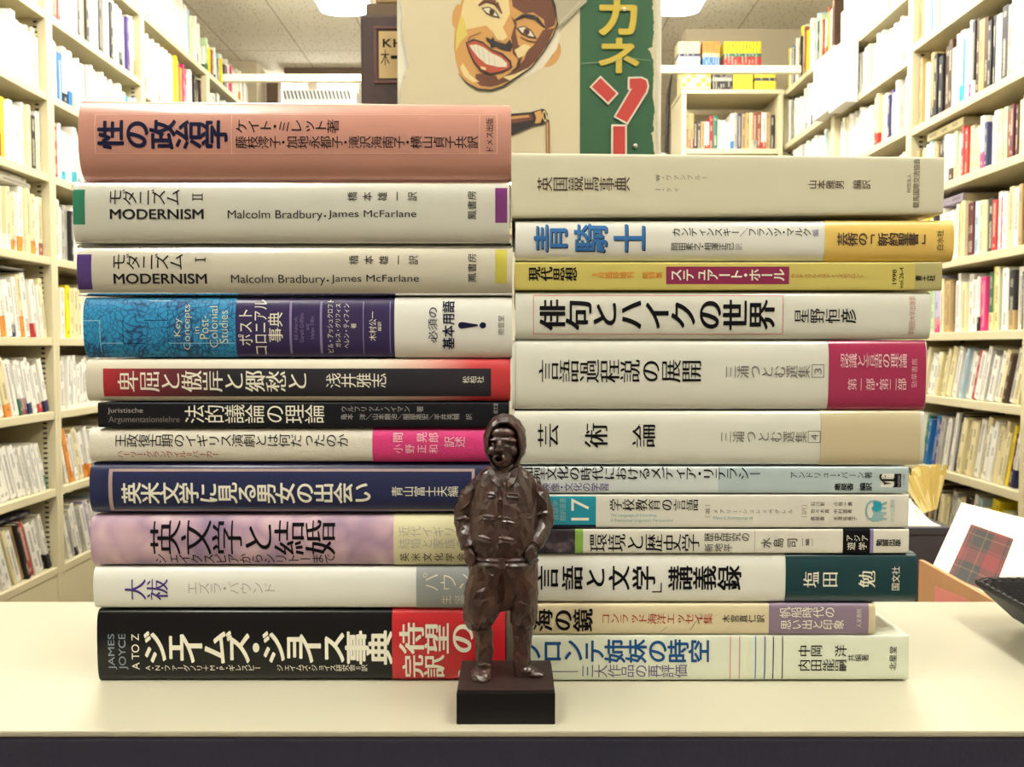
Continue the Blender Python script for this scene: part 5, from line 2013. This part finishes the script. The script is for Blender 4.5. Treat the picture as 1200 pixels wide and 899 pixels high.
    m.rings(loft([(737, 560, 11, 13), (732, 561, 16, 17, -1), (724, 562.5, 20.5, 19, -2), (712, 565, 22, 20, -1), (690, 568, 23.5, 21), (668, 572, 22, 20)], 22), wood)
    m.rings(loft([(735, 612, 11, 13), (729, 613, 15.5, 16), (716, 614, 16, 17), (700, 614, 16.5, 18), (680, 612, 18, 20), (664, 609, 18, 20)], 22), wood)
    for py in (650.5, 656.5):
        m.rings(loft([(py + 1.6, 589.5, 41.3, 26.5), (py, 589.5, 42, 27.3), (py - 1.6, 589.5, 41.3, 26.5)], 30), wood)
    m.box((-7, -29.5, GY - 659), (0, -25, GY - 648), wood, bev=1)
    for a, c in (((561, 689), (572, 685)), ((560, 701), (574, 696)), ((561, 730), (572, 714)), ((609, 700), (622, 704)), ((606, 722), (618, 712))):
        m.tube([V3(a[0], a[1], -19.5), V3((a[0] + c[0]) / 2, (a[1] + c[1]) / 2, -21.5), V3(c[0], c[1], -19.5)], [.8, 1.5, .8], wood, 8)
    carve('trousers', m, root, .9, .016, [(588, 690, -20, 4, 16, 30, 5)])

    # -- boots
    for lf in (True, False):
        m = MB()
        if lf:
            m.rings(loft([(792, 566, 9, 11), (778, 567, 9.5, 11), (760, 567.5, 10.5, 12), (745, 567, 10.5, 12), (731, 563, 12, 13)], 20), wood)
            m.rings(loft([(793.6, 564, 12, 17, -8), (790.5, 564, 12.5, 18, -8), (786, 564.5, 11.5, 15, -7), (782, 566, 8.5, 11, -3)], 20), wood)
            m.tube([V3(557, 779, -9), V3(566, 776, -14), V3(575, 779, -9)], [1, 1.5, 1], wood, 8)
        else:
            m.rings(loft([(792, 610, 9, 11), (778, 611.5, 10, 11), (760, 612.5, 10.5, 11), (745, 613, 11, 12), (730, 612.5, 12.5, 13)], 20), wood)
            M = Matrix.Rotation(R(-38), 4, 'Z')
            for (px, y, rx, ry, rz, py) in ((624, 2, 15, 8, 4.5, 789.5), (615, 3, 11, 10, 7, 786)):
                E_(px, py, y - 6, rx, ry, rz, m, Matrix.Rotation(R(-28), 4, 'Z'))
            m.rings(loft([(793.6, 617, 14, 8.5, -3), (791, 617, 14.5, 9, -3)], 20), wood)
        carve('boot', m, root, .9, .035)


# ------------------------------------------------------------------ put it together
build_room()
build_counter()
build_lights()
build_shelves()
build_poster()
build_back_things()
build_right_things()
build_stacks()
build_figurine()
bpy.data.objects.remove(_to)
bpy.data.curves.remove(_tc)
